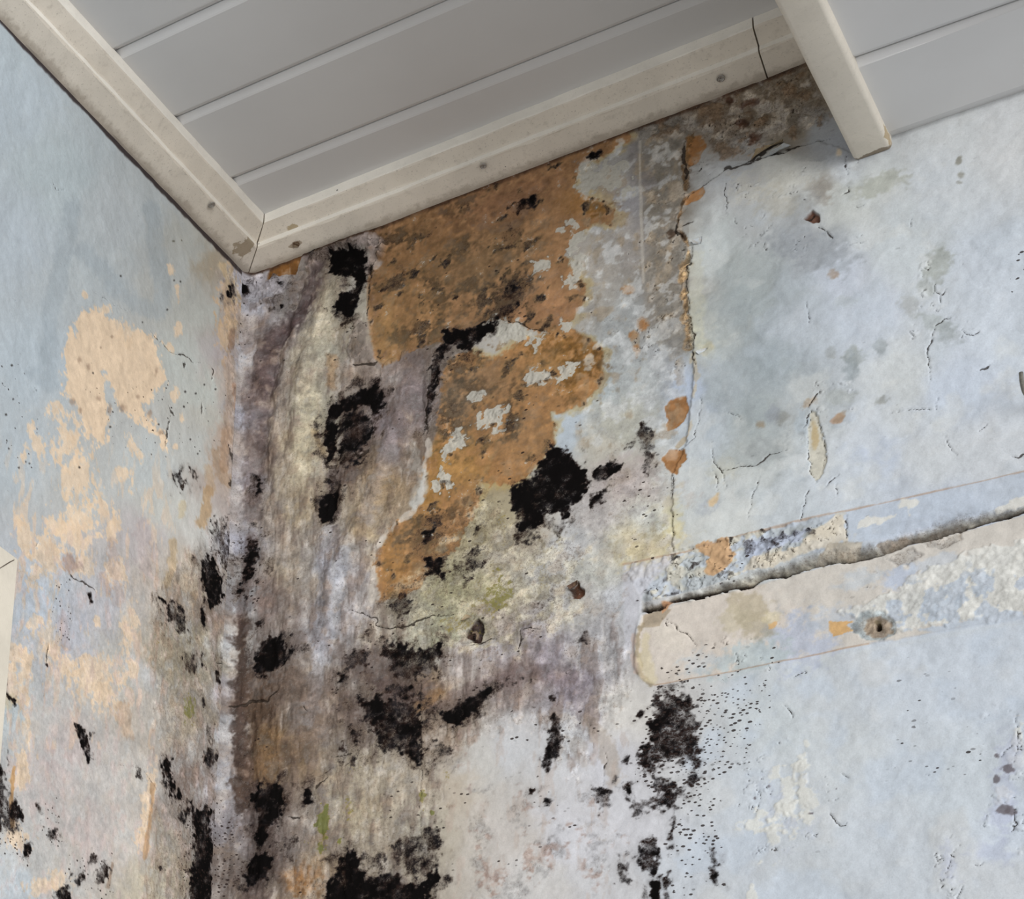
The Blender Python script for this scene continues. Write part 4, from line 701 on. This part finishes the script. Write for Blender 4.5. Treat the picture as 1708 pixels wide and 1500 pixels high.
def plaster_material():
    m_, nt, bs = new_mat('stained_plaster')
    vec = nt.nodes.new('ShaderNodeTexCoord').outputs['Object']
    base = attr(nt, 'tint', 'Color')
    n_f = noise(nt, vec, 420, 3, .65); n_m = noise(nt, vec, 150, 4, .6); n_c = noise(nt, vec, 60, 4, .6)
    n_g = noise(nt, vec, 260, 5, .8, .4)
    n_h = noise(nt, vec, 640, 3, .7)
    grit = attr(nt, 'grit')
    # general fine variation of the old distemper
    v = mth(nt, 'ADD', mth(nt, 'MULTIPLY', mth(nt, 'SUBTRACT', n_m, .5), .24), mth(nt, 'MULTIPLY', mth(nt, 'SUBTRACT', n_h, .5), .55))
    v = mth(nt, 'ADD', mth(nt, 'MULTIPLY', v, mth(nt, 'ADD', mth(nt, 'MULTIPLY', grit, 1.5), .50)), 1.0)
    cb = nt.nodes.new('ShaderNodeCombineXYZ')
    for i in range(3): nt.links.new(v, cb.inputs[i])
    col = mixc(nt, 1.0, base, cb.outputs[0], 'MULTIPLY')
    # fine grey-brown freckle where the wall is dirty
    n_gh = mth(nt, 'ADD', mth(nt, 'MULTIPLY', n_g, .5), mth(nt, 'MULTIPLY', n_h, .5))
    fr = mth(nt, 'MULTIPLY', mrange(nt, mth(nt, 'ADD', n_gh, mth(nt, 'MULTIPLY', grit, .10)), .54, .68), mth(nt, 'MULTIPLY', grit, .85))
    col = mixc(nt, fr, col, (0.085, 0.060, 0.045))
    lt = mth(nt, 'MULTIPLY', mrange(nt, n_gh, .46, .35), mth(nt, 'MULTIPLY', grit, .38))
    col = mixc(nt, lt, col, (0.52, 0.50, 0.45))
    # efflorescence
    wh = attr(nt, 'bloom')
    f_w = mth(nt, 'MULTIPLY', mrange(nt, mth(nt, 'ADD', mth(nt, 'MULTIPLY', wh, .55), n_g), .78, .90), .8)
    col = mixc(nt, f_w, col, (0.50, 0.48, 0.42))
    # algae
    ms = attr(nt, 'moss')
    f_m = mth(nt, 'MULTIPLY', mrange(nt, mth(nt, 'ADD', mth(nt, 'MULTIPLY', ms, .5), mth(nt, 'ADD', mth(nt, 'MULTIPLY', n_f, .5), mth(nt, 'MULTIPLY', n_m, .5))), .74, .92), .8)
    col = mixc(nt, f_m, col, mixc(nt, mrange(nt, ms, .55, .95), (0.235, 0.185, 0.050), (0.115, 0.130, 0.022)))
    # mould colonies
    mo = attr(nt, 'mould')
    nn = mth(nt, 'ADD', mth(nt, 'MULTIPLY', n_g, .45), mth(nt, 'ADD', mth(nt, 'MULTIPLY', n_h, .4), mth(nt, 'MULTIPLY', n_m, .15)))
    f_k = mrange(nt, mth(nt, 'ADD', mth(nt, 'MULTIPLY', mo, .50), nn), .64, .93)
    haze = mth(nt, 'MULTIPLY', mrange(nt, mo, .06, .85), .60)
    col = mixc(nt, haze, col, (0.050, 0.036, 0.030))
    kc = mixc(nt, mrange(nt, mo, .6, 1.0), mixc(nt, mrange(nt, n_c, .35, .65), (0.024, 0.013, 0.010), (0.018, 0.016, 0.018)), (0.0036, 0.0030, 0.0029))
    col = mixc(nt, f_k, col, kc)
    # single specks of mould
    vo = nt.nodes.new('ShaderNodeTexVoronoi'); vo.inputs['Scale'].default_value = 235; vo.inputs['Randomness'].default_value = 1
    mp = nt.nodes.new('ShaderNodeMapping'); nt.links.new(vec, mp.inputs[0]); mp.inputs['Rotation'].default_value = (0, .5, 0); mp.inputs['Scale'].default_value = (.75, 1, 1.25)
    nt.links.new(mp.outputs[0], vo.inputs['Vector'])
    sc = nt.nodes.new('ShaderNodeSeparateColor'); nt.links.new(vo.outputs['Color'], sc.inputs[0])
    sp = attr(nt, 'specks')
    on = mrange(nt, mth(nt, 'SUBTRACT', sp, sc.outputs[0]), -.02, .04)
    rad = mth(nt, 'ADD', mth(nt, 'MULTIPLY', sc.outputs[1], .26), .18)
    f_s = mth(nt, 'MULTIPLY', on, mrange(nt, mth(nt, 'SUBTRACT', rad, vo.outputs['Distance']), -.04, .06))
    col = mixc(nt, mth(nt, 'MULTIPLY', f_s, .92), col, (0.026, 0.017, 0.015))
    # cracks
    ck = attr(nt, 'crack')
    f_c = mrange(nt, mth(nt, 'ADD', ck, mth(nt, 'MULTIPLY', mth(nt, 'SUBTRACT', n_f, .5), .6)), 1.5, .75)
    col = mixc(nt, mth(nt, 'MULTIPLY', f_c, .88), col, (0.035, 0.026, 0.020))
    nt.links.new(col, bs.inputs['Base Color'])
    bs.inputs['Roughness'].default_value = .88; bs.inputs['Specular IOR Level'].default_value = .04
    # relief
    h_ = mth(nt, 'ADD', mth(nt, 'MULTIPLY', n_m, .9), mth(nt, 'MULTIPLY', n_g, .5))
    h_ = mth(nt, 'ADD', h_, mth(nt, 'MULTIPLY', n_c, .9))
    h_ = mth(nt, 'SUBTRACT', h_, mth(nt, 'MULTIPLY', f_c, 1.2))
    bp = nt.nodes.new('ShaderNodeBump'); nt.links.new(h_, bp.inputs['Height'])
    nt.links.new(mth(nt, 'ADD', mth(nt, 'MULTIPLY', grit, .7), .38), bp.inputs['Strength']); bp.inputs['Distance'].default_value = .0011
    nt.links.new(bp.outputs[0], bs.inputs['Normal'])
    return m_

def painted_wood(name, c, dirt=.5, stains=()):
    m_, nt, bs = new_mat(name)
    tc = nt.nodes.new('ShaderNodeTexCoord').outputs['Object']
    n1 = noise(nt, tc, 14, 4, .6); n2 = noise(nt, tc, 90, 4, .65); n3 = noise(nt, tc, 420, 3, .6)
    col = mixc(nt, mrange(nt, n1, .3, .7), tuple(x * .94 for x in c), tuple(min(1, x * 1.05) for x in c))
    col = mixc(nt, mth(nt, 'MULTIPLY', mrange(nt, n2, .52, .75), .22 * dirt), col, (0.23, 0.19, 0.14))
    col = mixc(nt, mth(nt, 'MULTIPLY', mrange(nt, n3, .60, .72), .40 * dirt), col, (0.17, 0.13, 0.10))
    vo = nt.nodes.new('ShaderNodeTexVoronoi'); vo.inputs['Scale'].default_value = 55; nt.links.new(tc, vo.inputs['Vector'])
    sc = nt.nodes.new('ShaderNodeSeparateColor'); nt.links.new(vo.outputs['Color'], sc.inputs[0])
    f_ = mth(nt, 'MULTIPLY', mrange(nt, sc.outputs[0], .88, .9), mrange(nt, vo.outputs['Distance'], .09, .05))
    col = mixc(nt, mth(nt, 'MULTIPLY', f_, .8), col, (0.06, 0.045, 0.035))
    if stains and len(stains) > 2:
        sx_ = nt.nodes.new('ShaderNodeSeparateXYZ'); nt.links.new(tc, sx_.inputs[0])
        g_ = mrange(nt, mth(nt, 'ADD', sx_.outputs[2], mth(nt, 'MULTIPLY', mth(nt, 'SUBTRACT', n2, .5), .012)), .0005, -.0052)
        col = mixc(nt, mth(nt, 'MULTIPLY', g_, .45), col, (0.16, 0.11, 0.065))
    for (p_, r_, sc_) in stains:
        s_ = nt.nodes.new('ShaderNodeVectorMath'); s_.operation = 'SUBTRACT'; nt.links.new(tc, s_.inputs[0]); s_.inputs[1].default_value = p_
        q_ = nt.nodes.new('ShaderNodeVectorMath'); q_.operation = 'MULTIPLY'; nt.links.new(s_.outputs[0], q_.inputs[0]); q_.inputs[1].default_value = tuple(1 / x for x in r_)
        l_ = nt.nodes.new('ShaderNodeVectorMath'); l_.operation = 'LENGTH'; nt.links.new(q_.outputs[0], l_.inputs[0])
        d_ = mth(nt, 'ADD', l_.outputs['Value'], mth(nt, 'MULTIPLY', mth(nt, 'SUBTRACT', n2, .5), 2.2))
        col = mixc(nt, mth(nt, 'MULTIPLY', mrange(nt, d_, 1.05, .85), .75), col, sc_)
    nt.links.new(col, bs.inputs['Base Color']); bs.inputs['Roughness'].default_value = .55; bs.inputs['Specular IOR Level'].default_value = .35
    bp = nt.nodes.new('ShaderNodeBump'); nt.links.new(mth(nt, 'ADD', n2, mth(nt, 'MULTIPLY', n3, .3)), bp.inputs['Height'])
    bp.inputs['Strength'].default_value = .35; bp.inputs['Distance'].default_value = .001
    nt.links.new(bp.outputs[0], bs.inputs['Normal'])
    return m_
def plain(name, c, rough=.5, metal=0.0, spot=None):
    m_, nt, bs = new_mat(name)
    tc = nt.nodes.new('ShaderNodeTexCoord').outputs['Object']
    n1 = noise(nt, tc, 6, 3, .5); n2 = noise(nt, tc, 300, 3, .6)
    col = mixc(nt, mrange(nt, n1, .3, .7), tuple(x * .97 for x in c), tuple(min(1, x * 1.03) for x in c))
    if spot: col = mixc(nt, mrange(nt, n2, .45, .65), col, spot)
    nt.links.new(col, bs.inputs['Base Color']); bs.inputs['Roughness'].default_value = rough; bs.inputs['Metallic'].default_value = metal
    return m_

# ------------------------------------------------------------------ mesh building
def grid_mesh(name, P3, mat, fields=None, col=None):
    nu, nv = P3.shape[:2]
    me = bpy.data.meshes.new(name)
    me.vertices.add(nu * nv); me.vertices.foreach_set('co', P3.reshape(-1).astype(np.float32))
    i = np.arange(nu * nv).reshape(nu, nv)
    q = np.stack([i[:-1, :-1], i[1:, :-1], i[1:, 1:], i[:-1, 1:]], -1).reshape(-1, 4)
    me.loops.add(q.size); me.loops.foreach_set('vertex_index', q.reshape(-1).astype(np.int32))
    me.polygons.add(len(q)); me.polygons.foreach_set('loop_start', (np.arange(len(q)) * 4).astype(np.int32))
    me.polygons.foreach_set('use_smooth', np.ones(len(q), bool))
    me.update(calc_edges=True)
    if col is not None:
        a = me.attributes.new('tint', 'FLOAT_COLOR', 'POINT'); c4 = np.ones((nu * nv, 4), np.float32); c4[:, :3] = lin(col.reshape(-1, 3)); a.data.foreach_set('color', c4.reshape(-1))
    for k, f_ in (fields or {}).items():
        a = me.attributes.new(k, 'FLOAT', 'POINT'); a.data.foreach_set('value', f_.reshape(-1).astype(np.float32))
    me.materials.append(mat)
    o = bpy.data.objects.new(name, me); C.objects.link(o); return o
def pydata(name, vs, fs, mat, parent=None, smooth=False):
    me = bpy.data.meshes.new(name); me.from_pydata([tuple(v) for v in vs], [], fs); me.update()
    if smooth: me.polygons.foreach_set('use_smooth', [True] * len(fs))
    me.materials.append(mat); o = bpy.data.objects.new(name, me); C.objects.link(o)
    if parent: o.parent = parent
    return o
def spaced(a, b, st): return np.linspace(a, b, int(round((b - a) / st)) + 1)

PLASTER = plaster_material()
FIL = .016
# back wall: x from the corner (with its rounded cove) to beyond the frame
hx = np.concatenate([spaced(0, .96, .00115), spaced(.97, 1.5, .012)]); vz = np.concatenate([spaced(-1.6, -1.12, .012), spaced(-1.11, -.0, .00115), spaced(.004, .06, .004)])
wb = Plaster(hx, vz, lambda a, b: np.stack([a, a * 0, b], -1), 7)
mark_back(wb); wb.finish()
x = wb.h; cove = np.where(x < FIL, FIL - np.sqrt(np.clip(FIL ** 2 - (FIL - x) ** 2, 0, None)), 0)
damp = sstep(0, .01, x)
hg = wb.hgt / 1000 * damp * sstep(-.0, -.02, wb.v)
P3 = np.stack([x, -cove - hg, wb.v], -1)
back = grid_mesh('wall_back', P3, PLASTER, dict(mould=wb.mold, specks=wb.spk, grit=wb.grit, crack=np.clip(wb.crk, 0, 9), bloom=wb.white, moss=wb.moss), wb.col)
struct(back)
hy = np.concatenate([spaced(-.86, -.66, .012), spaced(-.65, -.0, .0014)]); vz = np.concatenate([spaced(-1.6, -1.14, .012), spaced(-1.13, -.0, .00125), spaced(.004, .06, .004)])
wl = Plaster(hy, vz, lambda a, b: np.stack([a * 0, a, b], -1), 7, FIL)
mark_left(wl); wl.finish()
hg = wl.hgt / 1000 * sstep(-.004, -.03, wl.h) * sstep(0, -.03, wl.v)
P3 = np.stack([hg, wl.h, wl.v], -1)[::-1]
left = grid_mesh('wall_left', P3, PLASTER, {k: f_[::-1] for k, f_ in dict(mould=wl.mold, specks=wl.spk, grit=wl.grit, crack=np.clip(wl.crk, 0, 9), bloom=wl.white, moss=wl.moss).items()}, wl.col[::-1])
struct(left)

# ------------------------------------------------------------------ ceilings (grooved plastic boards)
BOARD = plain('grey_white_board', (0.68, 0.675, 0.67), .42)
def board_ceiling(x0, x1, y_in, y_end, z0, lines, slope, edge=None):
    """boards running along x; each joint is a shallow valley with a shadow gap"""
    prof = [(y_end, 0.0)]
    for yc in sorted(lines):
        prof += [(yc - .0125, 0), (yc - .0105, .0003), (yc - .0016, .0052), (yc - .0011, .0056), (yc - .0009, .0100), (yc + .0003, .0100), (yc + .0003, .0052),
                 (yc + .0012, .0044), (yc + .0095, .0008), (yc + .0120, 0)]
    if edge: prof += [(edge, 0), (edge + .002, .0006), (y_in - .001, .0062), (y_in + .004, .0066)]
    else: prof += [(y_in, 0)]
    n_ = len(prof); xs = np.linspace(x0, x1, 24)
    vs = []; fs = []
    for xx in xs:
        for k, (yy, zz) in enumerate(prof):
            sh = slope * (xx - max(x0, 0)) if 0 < k < n_ - (5 if edge else 1) else 0
            vs.append((xx, yy + sh, z0 + zz))
    nb = len(vs)
    for xx in xs: vs.append((xx, y_end, z0 + .03)); vs.append((xx, prof[-1][0], z0 + .03))
    for i in range(len(xs) - 1):
        for k in range(n_ - 1): fs.append((i * n_ + k, i * n_ + k + 1, (i + 1) * n_ + k + 1, (i + 1) * n_ + k))
        a = nb + 2 * i; fs += [(a, a + 2, a + 3, a + 1), (i * n_, (i + 1) * n_, a + 2, a), (i * n_ + n_ - 1, a + 1, a + 3, (i + 1) * n_ + n_ - 1)]
    o = pydata('ceiling', vs, fs, BOARD); struct(o); return o
HC = .0453
board_ceiling(-.01, .80, .0, -.86, HC, [-.139 - .1505 * k for k in range(5)], .028)
board_ceiling(.806, 1.5, .0, -.86, -.155, [-.1535 - .1515 * k for k in range(5)], .040, edge=-.0185)

# ------------------------------------------------------------------ painted timber trim
CREAM = (0.74, 0.675, 0.58)
STAIN = (0.20, 0.135, 0.062)
WOOD = painted_wood('cream_gloss_paint', CREAM, 1.0, [((.019, -.050, .006), (.017, .016, .014), (0.27, 0.20, 0.115)), ((.086, -.034, .018), (.008, .006, .006), (0.36, 0.26, 0.12)), ((.085, -.018, .002), (.012, .004, .006), (0.30, 0.22, 0.14))])
EDGE = painted_wood('cream_paint_lit_edges', (0.86, 0.82, 0.74), .35)  # paler, less dirty cream on the front strips, imitating their brighter light
BEAMP = painted_wood('cream_beam_paint', (0.70, 0.645, 0.555), .5, [((.798, -.003, -.166), (.026, .0065, .008), (0.13, 0.080, 0.032)), ((.817, -.02, -.162), (.004, .022, .008), (0.38, 0.27, 0.13))])
PROF = [(-.002, -.0065), (.003, -.0048), (.0296, .0084), (.0312, .0094), (.0322, .0110), (.0321, .0172), (.0334, .0186), (.0498, .0296), (.0512, .0310), (.0518, .0330), (.0520, HC + .0012), (-.002, HC + .0012)]
def trim_run(name, along, a0, a1, mitre, seed, mirror=False, dz=0.0):
    n_ = len(PROF); ss = np.linspace(0, 1, int(abs(a1 - a0) / .004))
    rnd = np.random.RandomState(seed); off = rnd.rand(n_, 2) * 60
    vs = []
    for s in ss:
        for k, (a, z) in enumerate(PROF):
            st = a0 + (a if mitre else 0); p_ = st + (a1 - st) * s
            j = .0007 if k < n_ - 1 else 0
            da = j * float(vnoise(np.array(p_ + off[k, 0]), np.array(.5), .03, seed)) * (.7 if k in (0, 1) else 1)
            dzz = j * float(vnoise(np.array(p_ + off[k, 1]), np.array(.9), .022, seed + 1)) + (dz if z < HC else 0)
            if along == 'x': vs.append((p_, -(a + da), z + dzz))
            else: vs.append((a + da, -p_, z + dzz))
    fs = []
    for i in range(len(ss) - 1):
        for k in range(n_):
            k2 = (k + 1) % n_; f_ = (i * n_ + k, i * n_ + k2, (i + 1) * n_ + k2, (i + 1) * n_ + k)
            fs.append(f_ if along == 'y' else f_[::-1])
    fs.append(tuple(range(n_))[::(1 if along == 'x' else -1)]); b = (len(ss) - 1) * n_; fs.append(tuple(b + k for k in range(n_))[::(-1 if along == 'x' else 1)])
    o = pydata(name, vs, fs, WOOD); o.data.materials.append(EDGE)
    mi = np.zeros(len(fs), np.int32)
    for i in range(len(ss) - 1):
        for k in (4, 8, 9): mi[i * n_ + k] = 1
    o.data.polygons.foreach_set('material_index', mi); struct(o); return o
XJ = .690
t_back = trim_run('trim_1', 'x', .0010, XJ - .0008, True, 31)
t_short = trim_run('trim_2', 'x', XJ + .0008, .779, False, 47, dz=.0012)
t_left = trim_run('trim_3', 'y', .0010, .86, True, 59)
# screws sunk in the lower faces of the trim
SCREW = plain('dull_screw_metal', (0.42, 0.40, 0.37), .45, .6, (0.30, 0.26, 0.22)); RUSTY = plain('rusty_screw_metal', (0.12, 0.065, 0.035), .8, .2, (0.30, 0.24, 0.16))
def screw(p, nrm, r, parent, mat):
    n_ = Vector(nrm).normalized(); u_ = n_.orthogonal().normalized(); v_ = n_.cross(u_)
    rings = [(1.15, -.0004), (1.1, .0006), (.95, .0009), (.8, .0004), (.3, .0003)]
    N = 20; vs = []; fs = []
    for k, (rr, hh) in enumerate(rings):
        for i in range(N):
            a = 2 * math.pi * i / N; q = rr
            if k >= 3: q = rr * (1 if i % 5 else .45)
            vs.append(Vector(p) + n_ * hh + (u_ * math.cos(a) + v_ * math.sin(a)) * r * q)
    for k in range(len(rings) - 1):
        for i in range(N): fs.append((k * N + i, k * N + (i + 1) % N, (k + 1) * N + (i + 1) % N, (k + 1) * N + i))
    c0 = len(vs); vs.append(Vector(p) - n_ * .0012)
    for i in range(N): fs.append(((len(rings) - 1) * N + i, (len(rings) - 1) * N + (i + 1) % N, c0))
    o = pydata('screw', vs, fs, mat, parent); return o
def on_lower(x=None, y=None, t=.55):
    a = .003 + (.0275 - .003) * t; z = -.0048 + (.0118 + .0048) * t
    nx = .0166; na = .0245
    return a, z - .0002
def face_pt(px, left=False):
    r = cam_ray(px); n_ = np.array([0, -.0106, -.0300]) if not left else np.array([.0106, 0, -.0300])
    p0 = np.array([0, -.003, -.0048]) if not left else np.array([.003, 0, -.0048])
    t = ((p0 - CAM) @ n_) / (r @ n_); return CAM + r * t, n_
for px, par, mt, r_ in (((494, 408), t_back, RUSTY, .0042), ((806, 277), t_back, SCREW, .0036), ((1202, 131), t_back, SCREW, .0042)):
    p_, n_ = face_pt(px); o = screw(p_, n_, r_, par, mt)
p_, n_ = face_pt((353, 342), True); screw(p_, n_, .0045, t_left, SCREW)

# ------------------------------------------------------------------ ceiling beam butting against the wall
def beam():
    x0, x1, z0, z1 = .7765, .8155, -.1665, .075
    R = .0055; prof = []
    def arc(cx, cz, a0, a1, r):
        for k in range(6):
            a = math.radians(a0 + (a1 - a0) * k / 5); prof.append((cx + r * math.cos(a), cz + r * math.sin(a)))
    prof.append((x0, z1)); arc(x0 + R, z0 + R, 180, 270, R); arc(x1 - R, z0 + R, 270, 360, R); prof.append((x1, z1))
    ys = np.concatenate([[-.0005, -.0012, -.003, -.006, -.010], np.linspace(-.02, -.86, 200)]); n_ = len(prof); vs = []; fs = []
    cx = (x0 + x1) / 2
    for y in ys:
        sh = 1 - .06 * max(0, 1 - (-y) / .006) ** 2
        for k, (xx, zz) in enumerate(prof):
            j = .0004 * float(vnoise(np.array(y + k * 3.1), np.array(.3), .09, 77)); j2 = .0002 * float(vnoise(np.array(y + k * 5.3), np.array(.3), .08, 78))
            zb = zz + (0.0022 * max(0, 1 - (-y) / .006) ** 2 if zz < z0 + .02 else 0)
            vs.append((cx + (xx - cx) * sh + j, y, zb + j2))
    for i in range(len(ys) - 1):
        for k in range(n_):
            k2 = (k + 1) % n_; fs.append((i * n_ + k, (i + 1) * n_ + k, (i + 1) * n_ + k2, i * n_ + k2))
    fs.append(tuple(range(n_))); b = (len(ys) - 1) * n_; fs.append(tuple(b + k for k in range(n_))[::-1])
    o = pydata('timber_beam', vs, fs, BEAMP, None, True)
    tag(o, 'cream painted timber beam crossing the ceiling and butting against the stained wall', 'beam'); o['kind'] = 'thing'; return o
beam()

# ------------------------------------------------------------------ cream board fixed on the left wall
BOARDP = painted_wood('cream_board_paint', (0.63, 0.58, 0.49), .25)
def cream_board():
    ya, yb = -.497, -.62; zt, zb = -.694, -1.25; th = .006
    out = [(ya, zt + .004), (ya - .004, zt + .006), (yb, zt + .055), (yb, zb), (ya - .004, zb), (ya, zb + .003)]
    out = [(-.4975, -.6945), (-.5005, -.6925), (-.62, -.6905), (-.62, -1.25), (-.4995, -1.25)]
    vs = [(.0, y, z) for y, z in out] + [(th - .001, y, z) for y, z in out]
    c_ = np.mean(out, 0); vs += [(th, y + (c_[0] - y) * .02, z + (c_[1] - z) * .004) for y, z in out]
    n_ = len(out); fs = []
    for k in range(n_):
        k2 = (k + 1) % n_
        fs += [(k, k + n_, k2 + n_, k2), (k + n_, k + 2 * n_, k2 + 2 * n_, k2 + n_)]
    fs += [tuple(range(2 * n_, 3 * n_))[::-1], tuple(range(n_))]
    o = pydata('painted_board', vs, fs, BOARDP)
    tag(o, 'plain cream board with a hairline split, fixed low on the peach-stained left wall', 'board')
    # hairline split across the top corner of the board
    pts = [onx for onx in [(24, 934), (16, 938), (8, 943), (0, 948), (-8, 952), (-18, 960)]]
    q = [on_x(p_, th + .0004) for p_ in pts]
    vs = []; fs = []
    for i, p_ in enumerate(q):
        wd = .0009 * (.6 + .5 * math.sin(i * 2.1) ** 2)
        vs += [(p_[0] + .0001, p_[1], p_[2] + wd), (p_[0] + .0001, p_[1], p_[2] - wd), (p_[0] - .003, p_[1], p_[2])]
    for i in range(len(q) - 1):
        for k in range(3): k2 = (k + 1) % 3; fs.append((i * 3 + k, i * 3 + k2, (i + 1) * 3 + k2, (i + 1) * 3 + k))
    pydata('split', vs, fs, plain('dark_split', (0.10, 0.08, 0.06), .9), o)
cream_board()

# ------------------------------------------------------------------ metal hook in the wall
def tube(name, pts, r, mat, parent=None, N=14):
    pts = [Vector(p_) for p_ in pts]; vs = []; fs = []
    up = Vector((0, 1, 0.01)).normalized()
    for i, p_ in enumerate(pts):
        t = (pts[min(i + 1, len(pts) - 1)] - pts[max(i - 1, 0)]).normalized(); a = t.cross(up).normalized(); b = t.cross(a)
        rr = r(i / (len(pts) - 1)) if callable(r) else r
        for k in range(N):
            an = 2 * math.pi * k / N; vs.append(p_ + (a * math.cos(an) + b * math.sin(an)) * rr)
    for i in range(len(pts) - 1):
        for k in range(N): fs.append((i * N + k, i * N + (k + 1) % N, (i + 1) * N + (k + 1) % N, (i + 1) * N + k))
    fs += [tuple(range(N))[::-1], tuple((len(pts) - 1) * N + k for k in range(N))]
    return pydata(name, vs, fs, mat, parent, True)
def bez(pts, n_):
    out = []
    P_ = [np.array(p_, float) for p_ in pts]; P_ = [2 * P_[0] - P_[1]] + P_ + [2 * P_[-1] - P_[-2]]
    for i in range(1, len(P_) - 2):
        for k in range(n_):
            t = k / n_; a, b, c, d = P_[i - 1:i + 3]
            out.append(.5 * ((2 * b) + (c - a) * t + (2 * a - 5 * b + 4 * c - d) * t * t + (3 * b - a - 3 * c + d) * t ** 3))
    out.append(P_[-2]); return out
def hook():
    root = bpy.data.objects.new('wall_hook', None); C.objects.link(root)
    b = on_y((1722, 672), 0.0); root.location = b
    tag(root, 'small dull grey metal hook screwed into the pale back wall above the long crack', 'hook')
    pts = [on_y((1703, 622), -.020), on_y((1705, 640), -.021), on_y((1710, 656), -.021), on_y((1722, 668), -.018), on_y((1736, 664), -.010), on_y((1738, 660), .006)]
    pts = [p_ - b for p_ in pts]
    HM = plain('galvanised_metal', (0.20, 0.195, 0.17), .38, .75, (0.27, 0.26, 0.22))
    tube('shank', bez(pts, 8), .0021, HM, root)
    c_ = on_y((1738, 661), -.001) - b
    tube('collar', [c_, c_ + np.array([0, -.0012, 0]), c_ + np.array([0, -.0025, 0])], lambda t: .0052 - .002 * t, HM, root)
hook()

# ------------------------------------------------------------------ loose flakes of paint standing off the wall
FL_C = plain('ochre_backed_flake', (0.36, 0.275, 0.165), .9, 0, (0.42, 0.34, 0.23)); FL_B = plain('brown_flake', (0.17, 0.12, 0.075), .9, 0, (0.10, 0.07, 0.05)); FL_P = plain('pale_paint_flake', (0.47, 0.50, 0.52), .8, 0, (0.42, 0.41, 0.38)); FL_D = plain('rusty_flake', (0.085, 0.045, 0.03), .9, 0, (0.16, 0.10, 0.06))
def flake(base, tip, lift, mat, seed, label=None):
    """a curled chip: base line stays on the plaster, tip line curls off it"""
    rnd = random.Random(seed); n_ = len(base); rows = 6; vs = []; fs = []
    for side in (0, 1):
        for r_ in range(rows):
            t = r_ / (rows - 1)
            for k in range(n_):
                a = on_y(base[k]); b = on_y(tip[k]); p_ = a + (b - a) * t
                e_ = math.sin(math.pi * (k + .5) / n_)
                p_[1] = -.0022 - lift * (t ** 1.5) * (.4 + .6 * e_) - rnd.uniform(0, .0004) + side * .0009
                vs.append(p_)
    N = rows * n_
    for r_ in range(rows - 1):
        for k in range(n_ - 1):
            a = r_ * n_ + k; f_ = (a, a + 1, a + n_ + 1, a + n_); fs.append(f_); fs.append(tuple(v + N for v in f_)[::-1])
    ring = [k for k in range(n_)] + [r_ * n_ + n_ - 1 for r_ in range(1, rows)] + [(rows - 1) * n_ + k for k in range(n_ - 2, -1, -1)] + [r_ * n_ for r_ in range(rows - 2, 0, -1)]
    for i in range(len(ring)):
        a, b = ring[i], ring[(i + 1) % len(ring)]; fs.append((a, b, b + N, a + N))
    o = pydata('paint_flake', vs, fs, mat, back, True)
    return o
flake([(1256,262),(1262,250),(1272,245),(1288,243),(1306,238)], [(1255,271),(1264,264),(1276,257),(1290,248),(1308,236)], .006, FL_C, 1)
flake([(1281,262),(1288,252),(1298,247),(1308,240)], [(1277,266),(1290,262),(1302,255),(1322,246)], .004, FL_P, 2)
flake([(1172,396),(1172,402),(1170,408)], [(1157,404),(1156,406),(1158,410)], .004, FL_P, 4)
flake([(1180,580),(1180,586),(1174,592)], [(1165,588),(1163,591),(1168,595)], .004, FL_P, 5)
flake([(789,1056),(796,1054),(801,1060),(799,1068)], [(790,1060),(796,1059),(798,1063),(796,1070)], .003, FL_B, 6)
flake([(952,984),(958,981),(964,976)], [(948,981),(956,978),(966,971)], .005, FL_D, 7)
flake([(770,1036),(778,1026),(786,1028)], [(776,1037),(784,1034),(790,1032)], .004, FL_C, 8)
